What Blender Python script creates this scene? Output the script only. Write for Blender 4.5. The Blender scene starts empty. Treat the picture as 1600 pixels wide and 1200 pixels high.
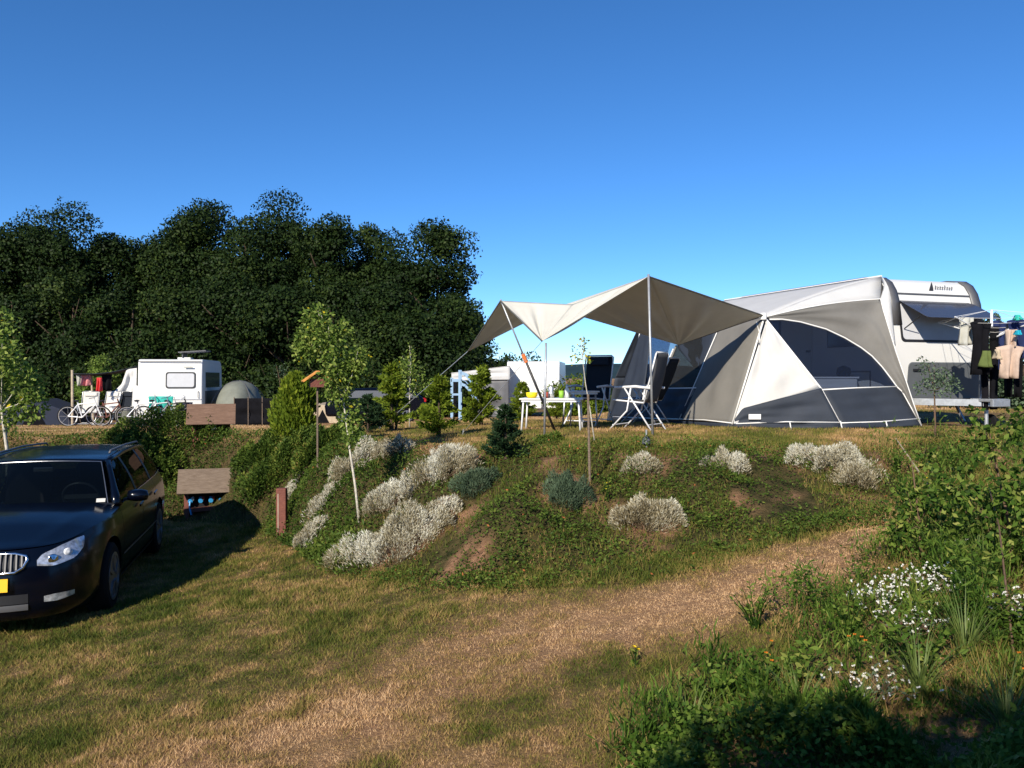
import bpy, math, random
import numpy as np
from mathutils import Vector, Matrix
rad = math.radians
rng = np.random.default_rng(11)
random.seed(5)
sc = bpy.context.scene
col = sc.collection

# ------------------------------------------------------------------ camera
EYE = 2.2
FPX = 1300.0          # focal length in pixels of the 1600 px wide photograph
cam = bpy.data.cameras.new('camera')
cam.sensor_width = 36.0
cam.lens = 36.0 * FPX / 1600.0
cam.clip_end = 9000
camo = bpy.data.objects.new('camera', cam)
col.objects.link(camo)
camo.location = (0, 0, EYE)
camo.rotation_euler = (rad(90 - 0.44), 0, 0)
sc.camera = camo
sc.render.resolution_x = 1024
sc.render.resolution_y = 768

# ------------------------------------------------------------------ light
SUN_EL = 29.0
SUN_AZ = (0.40, 0.9165)      # the way the light travels
w = bpy.data.worlds.new('World'); sc.world = w; w.use_nodes = True
nt = w.node_tree; nt.nodes.clear()
sky = nt.nodes.new('ShaderNodeTexSky'); sky.sky_type = 'NISHITA'; sky.sun_disc = False
sky.sun_elevation = rad(SUN_EL); sky.sun_rotation = rad(203.6)
sky.altitude = 3500; sky.air_density = 1.0; sky.dust_density = 0.0; sky.ozone_density = 6.0
bg = nt.nodes.new('ShaderNodeBackground'); bg.inputs[1].default_value = 0.108
wo = nt.nodes.new('ShaderNodeOutputWorld')
hs = nt.nodes.new('ShaderNodeHueSaturation'); hs.inputs['Saturation'].default_value = 1.13
nt.links.new(sky.outputs[0], hs.inputs['Color']); nt.links.new(hs.outputs[0], bg.inputs[0])
nt.links.new(bg.outputs[0], wo.inputs[0])
sl = bpy.data.lights.new('sun', 'SUN'); sl.energy = 4.2; sl.angle = rad(0.5); sl.color = (1.0, 0.91, 0.77)
so = bpy.data.objects.new('sun', sl); col.objects.link(so)
tv = Vector((SUN_AZ[0]*math.cos(rad(SUN_EL)), SUN_AZ[1]*math.cos(rad(SUN_EL)), -math.sin(rad(SUN_EL))))
so.rotation_euler = tv.to_track_quat('-Z', 'Y').to_euler()
so.location = (-20, -30, 30)
sc.view_settings.view_transform = 'Standard'
sc.view_settings.look = 'None'
sc.view_settings.gamma = 1
sc.view_settings.exposure = 0.65
sc.cycles.max_bounces = 8
sc.cycles.transparent_max_bounces = 12

# ------------------------------------------------------------------ materials
MATS = {}
def mat(name, color, rough=0.6, metal=0.0, var=0.0, scale=8.0, bump=0.0, bscale=None, spec=0.5, coat=0.0,
        color2=None, transl=0.0, alpha=None, stretch=None):
    m = bpy.data.materials.new(name); m.use_nodes = True
    t = m.node_tree; b = t.nodes['Principled BSDF']; out = t.nodes['Material Output']
    b.inputs['Base Color'].default_value = (*color, 1); b.inputs['Roughness'].default_value = rough
    b.inputs['Metallic'].default_value = metal; b.inputs['Specular IOR Level'].default_value = spec if rough < .84 else .12
    b.inputs['Coat Weight'].default_value = coat; b.inputs['Coat Roughness'].default_value = 0.04
    tc = t.nodes.new('ShaderNodeTexCoord')
    src = tc.outputs['Object']
    if stretch:
        mp = t.nodes.new('ShaderNodeMapping'); mp.inputs['Scale'].default_value = stretch
        t.links.new(src, mp.inputs[0]); src = mp.outputs[0]
    if var > 0 or color2:
        n = t.nodes.new('ShaderNodeTexNoise'); n.inputs['Scale'].default_value = scale
        n.inputs['Detail'].default_value = 6; n.inputs['Roughness'].default_value = 0.65
        t.links.new(src, n.inputs['Vector'])
        mr = t.nodes.new('ShaderNodeMapRange'); mr.inputs[1].default_value = 0.3; mr.inputs[2].default_value = 0.7
        t.links.new(n.outputs['Fac'], mr.inputs[0])
        mx = t.nodes.new('ShaderNodeMix'); mx.data_type = 'RGBA'
        c2 = color2 if color2 else tuple(min(1, c*(1+var)) for c in color)
        c1 = color if color2 else tuple(c*(1-var) for c in color)
        mx.inputs[6].default_value = (*c1, 1); mx.inputs[7].default_value = (*c2, 1)
        t.links.new(mr.outputs[0], mx.inputs[0]); t.links.new(mx.outputs[2], b.inputs['Base Color'])
    if bump > 0:
        n2 = t.nodes.new('ShaderNodeTexNoise'); n2.inputs['Scale'].default_value = bscale or scale*3
        n2.inputs['Detail'].default_value = 4
        t.links.new(src, n2.inputs['Vector'])
        bp = t.nodes.new('ShaderNodeBump'); bp.inputs['Strength'].default_value = bump; bp.inputs['Distance'].default_value = 0.02
        t.links.new(n2.outputs['Fac'], bp.inputs['Height']); t.links.new(bp.outputs[0], b.inputs['Normal'])
    if transl > 0:
        tr = t.nodes.new('ShaderNodeBsdfTranslucent')
        tr.inputs[0].default_value = (*color, 1)
        if var > 0 or color2: t.links.new(mx.outputs[2], tr.inputs[0])
        ms = t.nodes.new('ShaderNodeMixShader'); ms.inputs[0].default_value = transl
        t.links.new(b.outputs[0], ms.inputs[1]); t.links.new(tr.outputs[0], ms.inputs[2])
        t.links.new(ms.outputs[0], out.inputs[0])
    MATS[name] = m
    return m

def glassmat(name, tint, fac=0.35, body=(0.02, 0.03, 0.04), rough=0.05):
    """see-through tinted sheet: part transparent, part glossy film"""
    m = bpy.data.materials.new(name); m.use_nodes = True
    t = m.node_tree; b = t.nodes['Principled BSDF']; out = t.nodes['Material Output']
    b.inputs['Base Color'].default_value = (*body, 1); b.inputs['Roughness'].default_value = rough
    b.inputs['Specular IOR Level'].default_value = 0.6
    tr = t.nodes.new('ShaderNodeBsdfTransparent'); tr.inputs[0].default_value = (*tint, 1)
    ms = t.nodes.new('ShaderNodeMixShader'); ms.inputs[0].default_value = fac
    t.links.new(tr.outputs[0], ms.inputs[1]); t.links.new(b.outputs[0], ms.inputs[2])
    t.links.new(ms.outputs[0], out.inputs[0])
    MATS[name] = m
    return m

def leafmat(name, ramp, transl=0.3, rough=0.55):
    """foliage: the colour of each leaf comes from its own 'tone' value"""
    m = bpy.data.materials.new(name); m.use_nodes = True
    t = m.node_tree; b = t.nodes['Principled BSDF']; out = t.nodes['Material Output']
    a = t.nodes.new('ShaderNodeAttribute'); a.attribute_name = 'tone'
    r = t.nodes.new('ShaderNodeValToRGB')
    els = r.color_ramp.elements
    els[0].position = ramp[0][0]; els[0].color = (*ramp[0][1], 1)
    els[1].position = ramp[-1][0]; els[1].color = (*ramp[-1][1], 1)
    for p, c in ramp[1:-1]:
        e = els.new(p); e.color = (*c, 1)
    t.links.new(a.outputs['Fac'], r.inputs[0]); t.links.new(r.outputs[0], b.inputs['Base Color'])
    b.inputs['Roughness'].default_value = rough; b.inputs['Specular IOR Level'].default_value = 0.1
    tr = t.nodes.new('ShaderNodeBsdfTranslucent'); t.links.new(r.outputs[0], tr.inputs[0])
    ms = t.nodes.new('ShaderNodeMixShader'); ms.inputs[0].default_value = transl
    t.links.new(b.outputs[0], ms.inputs[1]); t.links.new(tr.outputs[0], ms.inputs[2])
    t.links.new(ms.outputs[0], out.inputs[0])
    MATS[name] = m
    return m

M = MATS
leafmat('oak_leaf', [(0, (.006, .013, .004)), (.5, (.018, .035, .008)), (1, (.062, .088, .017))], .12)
leafmat('conifer_leaf', [(0, (.03, .055, .008)), (.5, (.13, .19, .018)), (1, (.34, .38, .035))], .35)
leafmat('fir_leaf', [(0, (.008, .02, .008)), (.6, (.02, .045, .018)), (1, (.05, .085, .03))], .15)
leafmat('birch_leaf', [(0, (.07, .13, .02)), (.6, (.19, .27, .05)), (.93, (.36, .42, .11)), (1, (.7, .55, .03))], .4)
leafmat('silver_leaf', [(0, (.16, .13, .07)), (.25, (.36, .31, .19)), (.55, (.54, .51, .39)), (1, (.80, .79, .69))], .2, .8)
leafmat('sage_leaf', [(0, (.04, .07, .04)), (1, (.16, .22, .13))], .2, .8)
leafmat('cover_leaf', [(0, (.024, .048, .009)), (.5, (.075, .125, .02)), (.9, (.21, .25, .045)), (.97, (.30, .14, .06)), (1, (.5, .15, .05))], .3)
leafmat('grass_blade', [(0, (.055, .085, .014)), (.35, (.17, .175, .034)), (.6, (.34, .24, .085)), (.85, (.54, .335, .16)), (1, (.70, .48, .27))], .3)
leafmat('wild_leaf', [(0, (.02, .05, .008)), (.4, (.065, .13, .018)), (.75, (.16, .23, .04)), (.93, (.30, .32, .08)), (1, (.5, .38, .18))], .35)
leafmat('petal', [(0, (.85, .85, .82)), (.45, (.8, .78, .7)), (.5, (.85, .65, .02)), (.75, (.85, .60, .02)), (.8, (.8, .25, .03)), (1, (.75, .22, .03))], .3)
mat('bark', (.07, .05, .035), .9, var=.4, scale=12, bump=.6)
mat('birch_bark', (.50, .46, .38), .8, var=.3, scale=25, bump=.3)
mat('twig', (.14, .09, .06), .9, var=.3, scale=20)
mat('weathered_wood', (.13, .095, .07), .85, color2=(.24, .185, .14), scale=9, bump=.5, stretch=(1, 1, 8))
mat('brown_plank', (.12, .065, .04), .8, color2=(.22, .13, .085), scale=7, bump=.5, stretch=(1, 1, 10))
mat('red_wood', (.12, .035, .025), .75, color2=(.20, .065, .042), scale=14, bump=.3)
mat('pole_wood', (.42, .34, .24), .8, var=.3, scale=14)
mat('white_shell', (.68, .68, .66), .35, var=.03, scale=2, spec=.5)
mat('off_white_shell', (.66, .66, .62), .45, var=.07, scale=2)
mat('grey_panel', (.10, .11, .12), .5, var=.06, scale=4)
mat('trim_grey', (.10, .10, .105), .45, var=.1, scale=6)
mat('rubber', (.012, .012, .013), .85)
mat('black_plastic', (.015, .015, .017), .5)
mat('dark_interior', (.02, .02, .022), .9)
mat('chrome', (.75, .76, .78), .18, metal=1.0)
mat('alloy', (.30, .31, .33), .38, metal=.9, var=.1, scale=10)
mat('aluminium', (.62, .63, .64), .38, metal=.75, var=.1, scale=12)
mat('white_tube', (.72, .73, .74), .4, var=.05, scale=10)
mat('galvanised', (.42, .44, .46), .5, metal=.6, var=.2, scale=15)
mat('car_paint', (.0012, .002, .006), .20, metal=.0, coat=.08, spec=.36)
mat('awning_grey', (.215, .207, .19), .85, var=.07, scale=3, bump=.12, bscale=60, transl=.12)
mat('awning_white', (.72, .71, .68), .8, var=.04, scale=3, bump=.10, bscale=60, transl=.2)
mat('awning_roof', (.70, .70, .69), .75, var=.05, scale=2, bump=.10, bscale=60, transl=.30)
mat('awning_navy', (.022, .029, .043), .75, var=.15, scale=3, bump=.12, bscale=60)
mat('piping', (.78, .77, .74), .6)
mat('tarp', (.70, .68, .60), .85, var=.05, scale=3, bump=.10, bscale=50, transl=.22)
mat('tarp_hem', (.10, .10, .09), .8)
mat('mesh_cloth', (.08, .082, .085), .9, var=.15, scale=60)
mat('sling_dark', (.018, .022, .03), .85, var=.1, scale=30)
mat('dome_cloth', (.20, .21, .17), .7, var=.2, scale=3, bump=.2, transl=.15)
mat('blind', (.52, .53, .55), .8, var=.05, scale=5)
glassmat('clear_sheet', (.66, .70, .78), .20, (.03, .04, .07), .12)
glassmat('tint_window', (.12, .17, .30), .25, (.015, .03, .08), .15)
glassmat('mesh_window', (.45, .45, .42), .35, (.05, .05, .045), .5)
glassmat('car_glass', (.22, .27, .28), .35, (.004, .006, .008), .02)
mat('acrylic', (.05, .055, .075), .12, spec=.6)
mat('headlight_glass', (.55, .58, .62), .12, metal=.55, var=.5, scale=30)
mat('yellow', (.80, .62, .01), .5); mat('plate_yellow', (.85, .50, .01), .5)
mat('orange', (.75, .20, .05), .6); mat('red_cloth', (.75, .05, .05), .8, transl=.2)
mat('pink_cloth', (.60, .22, .22), .85, var=.4, scale=18); mat('teal', (.02, .36, .30), .8, var=.3, scale=5)
mat('blue_cloth', (.008, .014, .035), .8, var=.2, scale=5); mat('light_blue', (.24, .38, .53), .6, var=.08, scale=5)
mat('socket_blue', (.04, .30, .62), .5)
mat('beige_cloth', (.45, .34, .27), .9, var=.2, scale=6); mat('dark_cloth', (.006, .006, .008), .95, var=.3, scale=8)
mat('grey_cloth', (.42, .42, .38), .9, var=.1, scale=8); mat('olive_cloth', (.10, .13, .04), .9, var=.2, scale=8)
mat('navy_cloth', (.02, .03, .09), .9, var=.2, scale=8); mat('cyan_cloth', (.02, .33, .45), .9)
mat('white_cloth', (.70, .68, .63), .85, var=.07, scale=6, transl=.2)
mat('roof_orange', (.62, .26, .05), .8, var=.25, scale=12, bump=.3)
mat('green_plastic', (.25, .50, .04), .5); mat('red_plastic', (.40, .08, .05), .5)
mat('glass_pane', (.12, .13, .15), .12, spec=.7)
mat('hazy_forest', (.020, .042, .050), 1.0, var=.25, scale=.01)  # blue of the distance haze is mixed into the forest green
mat('soil_dark', (.07, .05, .035), 1.0, var=.3, scale=5)
mat('text_dark', (.03, .03, .035), .5)
mat('tail_red', (.35, .01, .01), .3)

# ------------------------------------------------------------------ object helpers
def tag(o, label=None, cat=None, group=None, kind=None):
    if label: o['label'] = label
    if cat: o['category'] = cat
    if group: o['group'] = group
    if kind: o['kind'] = kind
    return o

def thing(name, label, cat, loc=(0, 0, 0), rz=0.0, group=None):
    o = bpy.data.objects.new(name, None); o.empty_display_size = .2
    col.objects.link(o); o.location = loc; o.rotation_euler = (0, 0, rz)
    return tag(o, label, cat, group)

def kids(o):
    return [c for c in bpy.data.objects if c.parent == o]

def copy_tree(o, parent=None):
    c = o.copy(); col.objects.link(c)
    if parent: c.parent = parent
    for ch in kids(o): copy_tree(ch, c)
    return c

class MB:
    def __init__(s): s.v = []; s.f = []
    def add(s, vs, fs):
        o = len(s.v); s.v += [tuple(map(float, v)) for v in vs]; s.f += [tuple(i+o for i in f) for f in fs]; return s
    def box(s, c, size, rz=0, rx=0, ry=0):
        m = Matrix.Rotation(rz, 3, 'Z') @ Matrix.Rotation(ry, 3, 'Y') @ Matrix.Rotation(rx, 3, 'X')
        h = [d/2 for d in size]
        vs = [Vector(c) + m @ Vector((x*h[0], y*h[1], z*h[2])) for z in (-1, 1) for y in (-1, 1) for x in (-1, 1)]
        return s.add(vs, [(0, 2, 3, 1), (4, 5, 7, 6), (0, 1, 5, 4), (2, 6, 7, 3), (0, 4, 6, 2), (1, 3, 7, 5)])
    def tube(s, pts, r, n=8, cap=True):
        P = [Vector(p) for p in pts]; k = len(P)
        rr = r if hasattr(r, '__len__') else [r]*k
        vs = []; prev = None
        for i, p in enumerate(P):
            d = (P[min(i+1, k-1)] - P[max(i-1, 0)]).normalized()
            if prev is None:
                a = d.cross(Vector((0, 0, 1)))
                if a.length < .05: a = d.cross(Vector((0, 1, 0)))
            else: a = prev - d*prev.dot(d)
            a.normalize(); prev = a; b = d.cross(a)
            for j in range(n):
                t = 2*math.pi*j/n
                vs.append(p + (a*math.cos(t) + b*math.sin(t))*rr[i])
        fs = [(i*n+j, i*n+(j+1) % n, (i+1)*n+(j+1) % n, (i+1)*n+j) for i in range(k-1) for j in range(n)]
        if cap: fs += [tuple(range(n-1, -1, -1)), tuple((k-1)*n+j for j in range(n))]
        return s.add(vs, fs)
    def bar(s, a, b, w, h, up=(0, 0, 1)):
        a = Vector(a); b = Vector(b); d = (b-a).normalized(); sd = d.cross(Vector(up))
        if sd.length < .01: sd = d.cross(Vector((0, 1, 0)))
        sd.normalize(); u = sd.cross(d)
        vs = [p + sd*(x*w/2) + u*(z*h/2) for p in (a, b) for x, z in ((-1, -1), (1, -1), (1, 1), (-1, 1))]
        return s.add(vs, [(3, 2, 1, 0), (4, 5, 6, 7), (0, 1, 5, 4), (1, 2, 6, 5), (2, 3, 7, 6), (3, 0, 4, 7)])
    def lathe(s, prof, c=(0, 0, 0), axis='Z', n=20):
        vs = []
        for r, h in prof:
            for j in range(n):
                t = 2*math.pi*j/n; a, b = r*math.cos(t), r*math.sin(t)
                v = (a, b, h) if axis == 'Z' else ((a, h, b) if axis == 'Y' else (h, a, b))
                vs.append((v[0]+c[0], v[1]+c[1], v[2]+c[2]))
        k = len(prof)
        fs = [(i*n+j, i*n+(j+1) % n, (i+1)*n+(j+1) % n, (i+1)*n+j) for i in range(k-1) for j in range(n)]
        fs += [tuple(range(n-1, -1, -1)), tuple((k-1)*n+j for j in range(n))]
        return s.add(vs, fs)
    def grid(s, G, closed=False):
        r = len(G); c = len(G[0])
        vs = [p for row in G for p in row]
        return s.add(vs, [(i*c+j, i*c+j+1, (i+1)*c+j+1, (i+1)*c+j) for i in range(r-1) for j in range(c-1)])
    def prism(s, poly, off):
        """closed polygon (3-D points) extruded by the vector off"""
        n = len(poly); off = Vector(off)
        vs = [Vector(p) for p in poly] + [Vector(p)+off for p in poly]
        return s.add(vs, [tuple(range(n-1, -1, -1)), tuple(range(n, 2*n))] + [(i, (i+1) % n, n+(i+1) % n, n+i) for i in range(n)])
    def build(s, name, m, parent=None, smooth=False, bevel=0, solid=0, world=False, sub=0, auto=False, weld=0):
        me = bpy.data.meshes.new(name)
        V = s.v
        if world and parent is not None:
            L = parent.location; V = [(v[0]-L[0], v[1]-L[1], v[2]-L[2]) for v in V]
        me.from_pydata(V, [], s.f); me.update()
        import bmesh
        bm = bmesh.new(); bm.from_mesh(me)
        if weld: bmesh.ops.remove_doubles(bm, verts=bm.verts, dist=weld)
        bmesh.ops.recalc_face_normals(bm, faces=bm.faces); bm.to_mesh(me); bm.free()
        if smooth:
            me.polygons.foreach_set('use_smooth', [True]*len(me.polygons))
            if auto:
                me.set_sharp_from_angle(angle=rad(38))
        me.materials.append(M[m] if isinstance(m, str) else m)
        o = bpy.data.objects.new(name, me); col.objects.link(o)
        if parent: o.parent = parent
        if bevel: b = o.modifiers.new('bevel', 'BEVEL'); b.width = bevel; b.segments = 2; b.limit_method = 'ANGLE'
        if solid: b = o.modifiers.new('solid', 'SOLIDIFY'); b.thickness = solid; b.offset = 0
        if sub: b = o.modifiers.new('sub', 'SUBSURF'); b.levels = sub; b.render_levels = sub
        return o

def leaf_object(name, C, dirs, L, W, tone, m, parent=None, fold=0.0, nrm=None):
    """many small leaf-shaped quads; C base points, dirs long axes"""
    N = len(C); C = np.asarray(C, float); d = np.asarray(dirs, float)
    d = d/np.maximum(1e-6, np.linalg.norm(d, axis=1))[:, None]
    r = rng.normal(size=(N, 3)) if nrm is None else nrm+rng.normal(size=(N, 3))*.35
    sd = np.cross(d, r); sd /= np.maximum(1e-6, np.linalg.norm(sd, axis=1))[:, None]
    L = np.broadcast_to(L, N)[:, None]; W = np.broadcast_to(W, N)[:, None]
    nn = np.cross(d, sd)
    mid = C + d*L*.5 + nn*L*fold
    V = np.stack([C, mid+sd*W*.5, C+d*L, mid-sd*W*.5], 1).reshape(-1, 3)
    if parent is not None:
        V = V - np.array(parent.location)
    return raw_mesh(name, V, 4, np.repeat(np.asarray(tone, float), 4), m, parent)

def raw_mesh(name, V, k, tone, m, parent=None):
    me = bpy.data.meshes.new(name); n = len(V); nf = n//k
    me.vertices.add(n); me.vertices.foreach_set('co', np.asarray(V, np.float32).ravel())
    me.loops.add(n); me.loops.foreach_set('vertex_index', np.arange(n, dtype=np.int32))
    me.polygons.add(nf); me.polygons.foreach_set('loop_start', np.arange(0, n, k, dtype=np.int32))
    me.polygons.foreach_set('loop_total', np.full(nf, k, dtype=np.int32))
    me.update(calc_edges=True)
    a = me.attributes.new('tone', 'FLOAT', 'POINT'); a.data.foreach_set('value', np.clip(tone, 0, 1).astype(np.float32))
    me.materials.append(M[m]); me.validate()
    o = bpy.data.objects.new(name, me); col.objects.link(o)
    if parent: o.parent = parent
    return o

# ------------------------------------------------------------------ terrain
def _h(ix, iy, s):
    v = (ix*374761393 + iy*668265263 + s*144665) & 0xffffffff
    v = ((v ^ (v >> 13))*1274126177) & 0xffffffff
    return ((v ^ (v >> 16)) & 0xffff)/65535.0
def vnoise(x, y, f, seed=0):
    x = np.asarray(x, float)*f; y = np.asarray(y, float)*f
    ix = np.floor(x).astype(np.int64); iy = np.floor(y).astype(np.int64)
    fx = x-ix; fy = y-iy; fx = fx*fx*(3-2*fx); fy = fy*fy*(3-2*fy)
    a = _h(ix, iy, seed); b = _h(ix+1, iy, seed); c = _h(ix, iy+1, seed); d = _h(ix+1, iy+1, seed)
    return (a*(1-fx)+b*fx)*(1-fy)+(c*(1-fx)+d*fx)*fy
def fbm(x, y, f, seed=0, o=4):
    r = 0; a = 1; t = 0
    for i in range(o):
        r = r + a*vnoise(x, y, f*2**i, seed+i*17); t += a; a *= .55
    return r/t
def sstep(a, b, x):
    t = np.clip((np.asarray(x, float)-a)/(b-a), 0, 1); return t*t*(3-2*t)

TOE_X = [-60, -8, -4.85, -3.9, -3.07, -1.9, -.85, 0, 1.03, 2.14, 3.5, 4.5, 6, 12, 60]
TOE_Y = [14.5, 13.6, 13.3, 12.4, 11.1, 8.5, 7.0, 6.5, 6.65, 6.9, 7.5, 8.2, 9.2, 11, 14]
CRE_X = [-60, -8, -5.4, -4, -2.16, -1, 0, 1.5, 4.8, 6.4, 12, 60]
CRE_Y = [16, 15.1, 14.8, 13.9, 11.7, 10.3, 9.6, 9.6, 10.1, 10.6, 12.5, 16]
def bank(x, y):
    wob = (fbm(x, y, .9, 3, 2)-.5)*.7
    yt = np.interp(x, TOE_X, TOE_Y)+wob; yc = np.interp(x, CRE_X, CRE_Y)+wob
    return (y-yt)/(yc-yt)
def H(x, y):
    x = np.asarray(x, float); y = np.asarray(y, float)
    low = .5+np.where(x < 0, .14, .12)*np.clip(x, -4.1, 9)
    hi = 1.4+.045*np.clip(x, -6, 0)-.04*np.clip(y-14, 0, 26)*(1-sstep(1.5, 4.5, x)*(1-sstep(22, 34, y)))
    b = bank(x, y)
    t = sstep(0, 1, b)
    z = low*(1-t)+hi*t
    on = np.exp(-((b-.5)/.5)**2)
    near = 1-sstep(16, 30, y)
    z = z + (fbm(x, y, 1.6, 9, 3)-.5)*(.05+.16*on)*near + (fbm(x, y, 7, 21, 2)-.5)*(.018+.05*on)*near
    return z
def Hs(x, y): return float(H(np.array([x]), np.array([y]))[0])
def G(px, py):
    """where the sight line through a pixel of the photograph meets the ground"""
    D = np.concatenate([np.arange(2.4, 20, .01), np.arange(20, 80, .1)])
    X = (px-800)/FPX*D; Z = EYE+(590-py)/FPX*D
    k = np.argmax(H(X, D) >= Z)
    return float(X[k]), float(D[k])
def P(px, py, D): return Vector(((px-800)/FPX*D, D, EYE+(590-py)/FPX*D))
def on_ray(px, py, p0, p1, p2):
    n = (Vector(p1)-Vector(p0)).cross(Vector(p2)-Vector(p0)); o = Vector((0, 0, EYE))
    d = Vector(((px-800)/FPX, 1, (590-py)/FPX))
    return o+d*((Vector(p0)-o).dot(n)/d.dot(n))

PATH = [(5.6, 8.6), (4.2, 7.5), (2.95, 6.6), (1.87, 6.05), (.87, 5.6), (0, 5.35), (-.73, 4.75), (-1.6, 4.2), (-2.6, 3.2)]
def path_dist(x, y):
    best = np.full(np.shape(x), 99.0)
    for (a, b), (c, d) in zip(PATH[:-1], PATH[1:]):
        vx, vy = c-a, d-b; t = np.clip(((x-a)*vx+(y-b)*vy)/(vx*vx+vy*vy), 0, 1)
        best = np.minimum(best, np.hypot(x-a-t*vx, y-b-t*vy))
    return best
def dryness(x, y):
    b = bank(x, y)
    n = fbm(x, y, .9, 40, 4); n2 = fbm(x, y, 3.2, 55, 3)
    pd = path_dist(x, y)
    n3 = fbm(x, y, 8.5, 58, 2)
    d = .40 + .75*(n-.5) + .65*(n2-.5) + .55*(n3-.5)
    d = d + .50*(1-sstep(.20, .80, pd+1.0*(n2-.5)))*(.55+.45*sstep(-2.2, .3, x))
    d = d + .18*(1-sstep(3.5, 4.6, y)) - .07*(1-sstep(-1.2, .6, x))
    d = np.where(b > .85, .50+.9*(n-.5)+.8*(n2-.5)+.25*sstep(16, 26, y), d)
    return np.clip(d, 0, 1)
def soilness(x, y):
    n = fbm(x, y, 2.3, 70, 3); b = bank(x, y)
    on = sstep(-.05, .15, b)*(1-sstep(.85, 1.1, b))
    on = on*(1-.85*sstep(-1.5, -2.6, x))
    return np.clip(sstep(.56, .74, n)*on + .4*sstep(.54, .70, fbm(x, y, 2.6, 90, 3))*(1-sstep(.4, 1.1, path_dist(x, y))), 0, 1)

def axis(lo, hi, step, far, ratio=1.12):
    a = list(np.arange(lo, hi+step*.5, step)); s = step
    v = a[-1]; up = []
    while v < far: s *= ratio; v += s; up.append(v)
    s = step; v = a[0]; dn = []
    while v > -far: s *= ratio; v -= s; dn.append(v)
    return np.array(dn[::-1]+a+up)
ax = axis(-9, 9, .09, 2600, 1.10); ay = axis(2.2, 17, .09, 2600, 1.10)
XX, YY = np.meshgrid(ax, ay, indexing='xy')
ZZ = H(XX, YY)
me = bpy.data.meshes.new('ground'); nr, nc = XX.shape
V = np.stack([XX, YY, ZZ], -1).reshape(-1, 3)
idx = np.arange(nr*nc).reshape(nr, nc)
F = np.stack([idx[:-1, :-1], idx[:-1, 1:], idx[1:, 1:], idx[1:, :-1]], -1).reshape(-1, 4)
me.vertices.add(len(V)); me.vertices.foreach_set('co', V.astype(np.float32).ravel())
me.loops.add(F.size); me.loops.foreach_set('vertex_index', F.astype(np.int32).ravel())
me.polygons.add(len(F)); me.polygons.foreach_set('loop_start', np.arange(0, F.size, 4, dtype=np.int32))
me.polygons.foreach_set('loop_total', np.full(len(F), 4, dtype=np.int32)); me.update(calc_edges=True)
me.polygons.foreach_set('use_smooth', [True]*len(F))
for nm, arr in (('dry', dryness(XX, YY)), ('soil', soilness(XX, YY)),
                ('cover', sstep(-.12, .1, bank(XX, YY))*(1-sstep(.75, .98, bank(XX, YY))))):
    a = me.attributes.new(nm, 'FLOAT', 'POINT'); a.data.foreach_set('value', arr.ravel().astype(np.float32))
gm = bpy.data.materials.new('ground_surface'); gm.use_nodes = True
t = gm.node_tree; b = t.nodes['Principled BSDF']; b.inputs['Roughness'].default_value = 1; b.inputs['Specular IOR Level'].default_value = .1
def attr(n):
    a = t.nodes.new('ShaderNodeAttribute'); a.attribute_name = n; return a.outputs['Fac']
def mixc(f, a, b_):
    mx = t.nodes.new('ShaderNodeMix'); mx.data_type = 'RGBA'
    for s_, v in ((0, f), (6, a), (7, b_)):
        if isinstance(v, tuple): mx.inputs[s_].default_value = (*v, 1)
        else: t.links.new(v, mx.inputs[s_])
    return mx.outputs[2]
tc = t.nodes.new('ShaderNodeTexCoord')
def noi(s, d=5):
    n = t.nodes.new('ShaderNodeTexNoise'); n.inputs['Scale'].default_value = s; n.inputs['Detail'].default_value = d
    n.inputs['Roughness'].default_value = .7; t.links.new(tc.outputs['Object'], n.inputs['Vector'])
    r = t.nodes.new('ShaderNodeMapRange'); r.inputs[1].default_value = .35; r.inputs[2].default_value = .65
    t.links.new(n.outputs['Fac'], r.inputs[0]); return r.outputs[0]
green = mixc(noi(18), (.035, .045, .012), (.11, .10, .03))
straw = mixc(noi(26), (.30, .165, .085), (.48, .285, .15))
soil = mixc(noi(14), (.20, .105, .06), (.38, .215, .125))
cover = mixc(noi(9), (.025, .030, .010), (.11, .085, .035))
c = mixc(attr('dry'), green, straw); c = mixc(attr('cover'), c, cover); c = mixc(attr('soil'), c, soil)
t.links.new(c, b.inputs['Base Color'])
bp = t.nodes.new('ShaderNodeBump'); bp.inputs['Strength'].default_value = .7; bp.inputs['Distance'].default_value = .03
t.links.new(noi(30, 6), bp.inputs['Height']); t.links.new(bp.outputs[0], b.inputs['Normal'])
me.materials.append(gm)
g = bpy.data.objects.new('ground', me); col.objects.link(g); tag(g, kind='structure')

# far hills
hb = MB(); rows = []
for j in range(6):
    row = []
    for i in range(81):
        X = -1500+i*37.5; s = j/5
        hgt = 5+27*math.exp(-((X-225)/170)**2)+26*math.exp(-((X-700)/260)**2)+14*math.exp(-((X+300)/400)**2)+3*math.sin(X*.021)
        row.append((X, 1500+300*s, math.sin(s*math.pi/2)*hgt+.2))
    rows.append(row)
hb.grid(rows); tag(hb.build('hills', 'hazy_forest', smooth=True), kind='structure')

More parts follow.
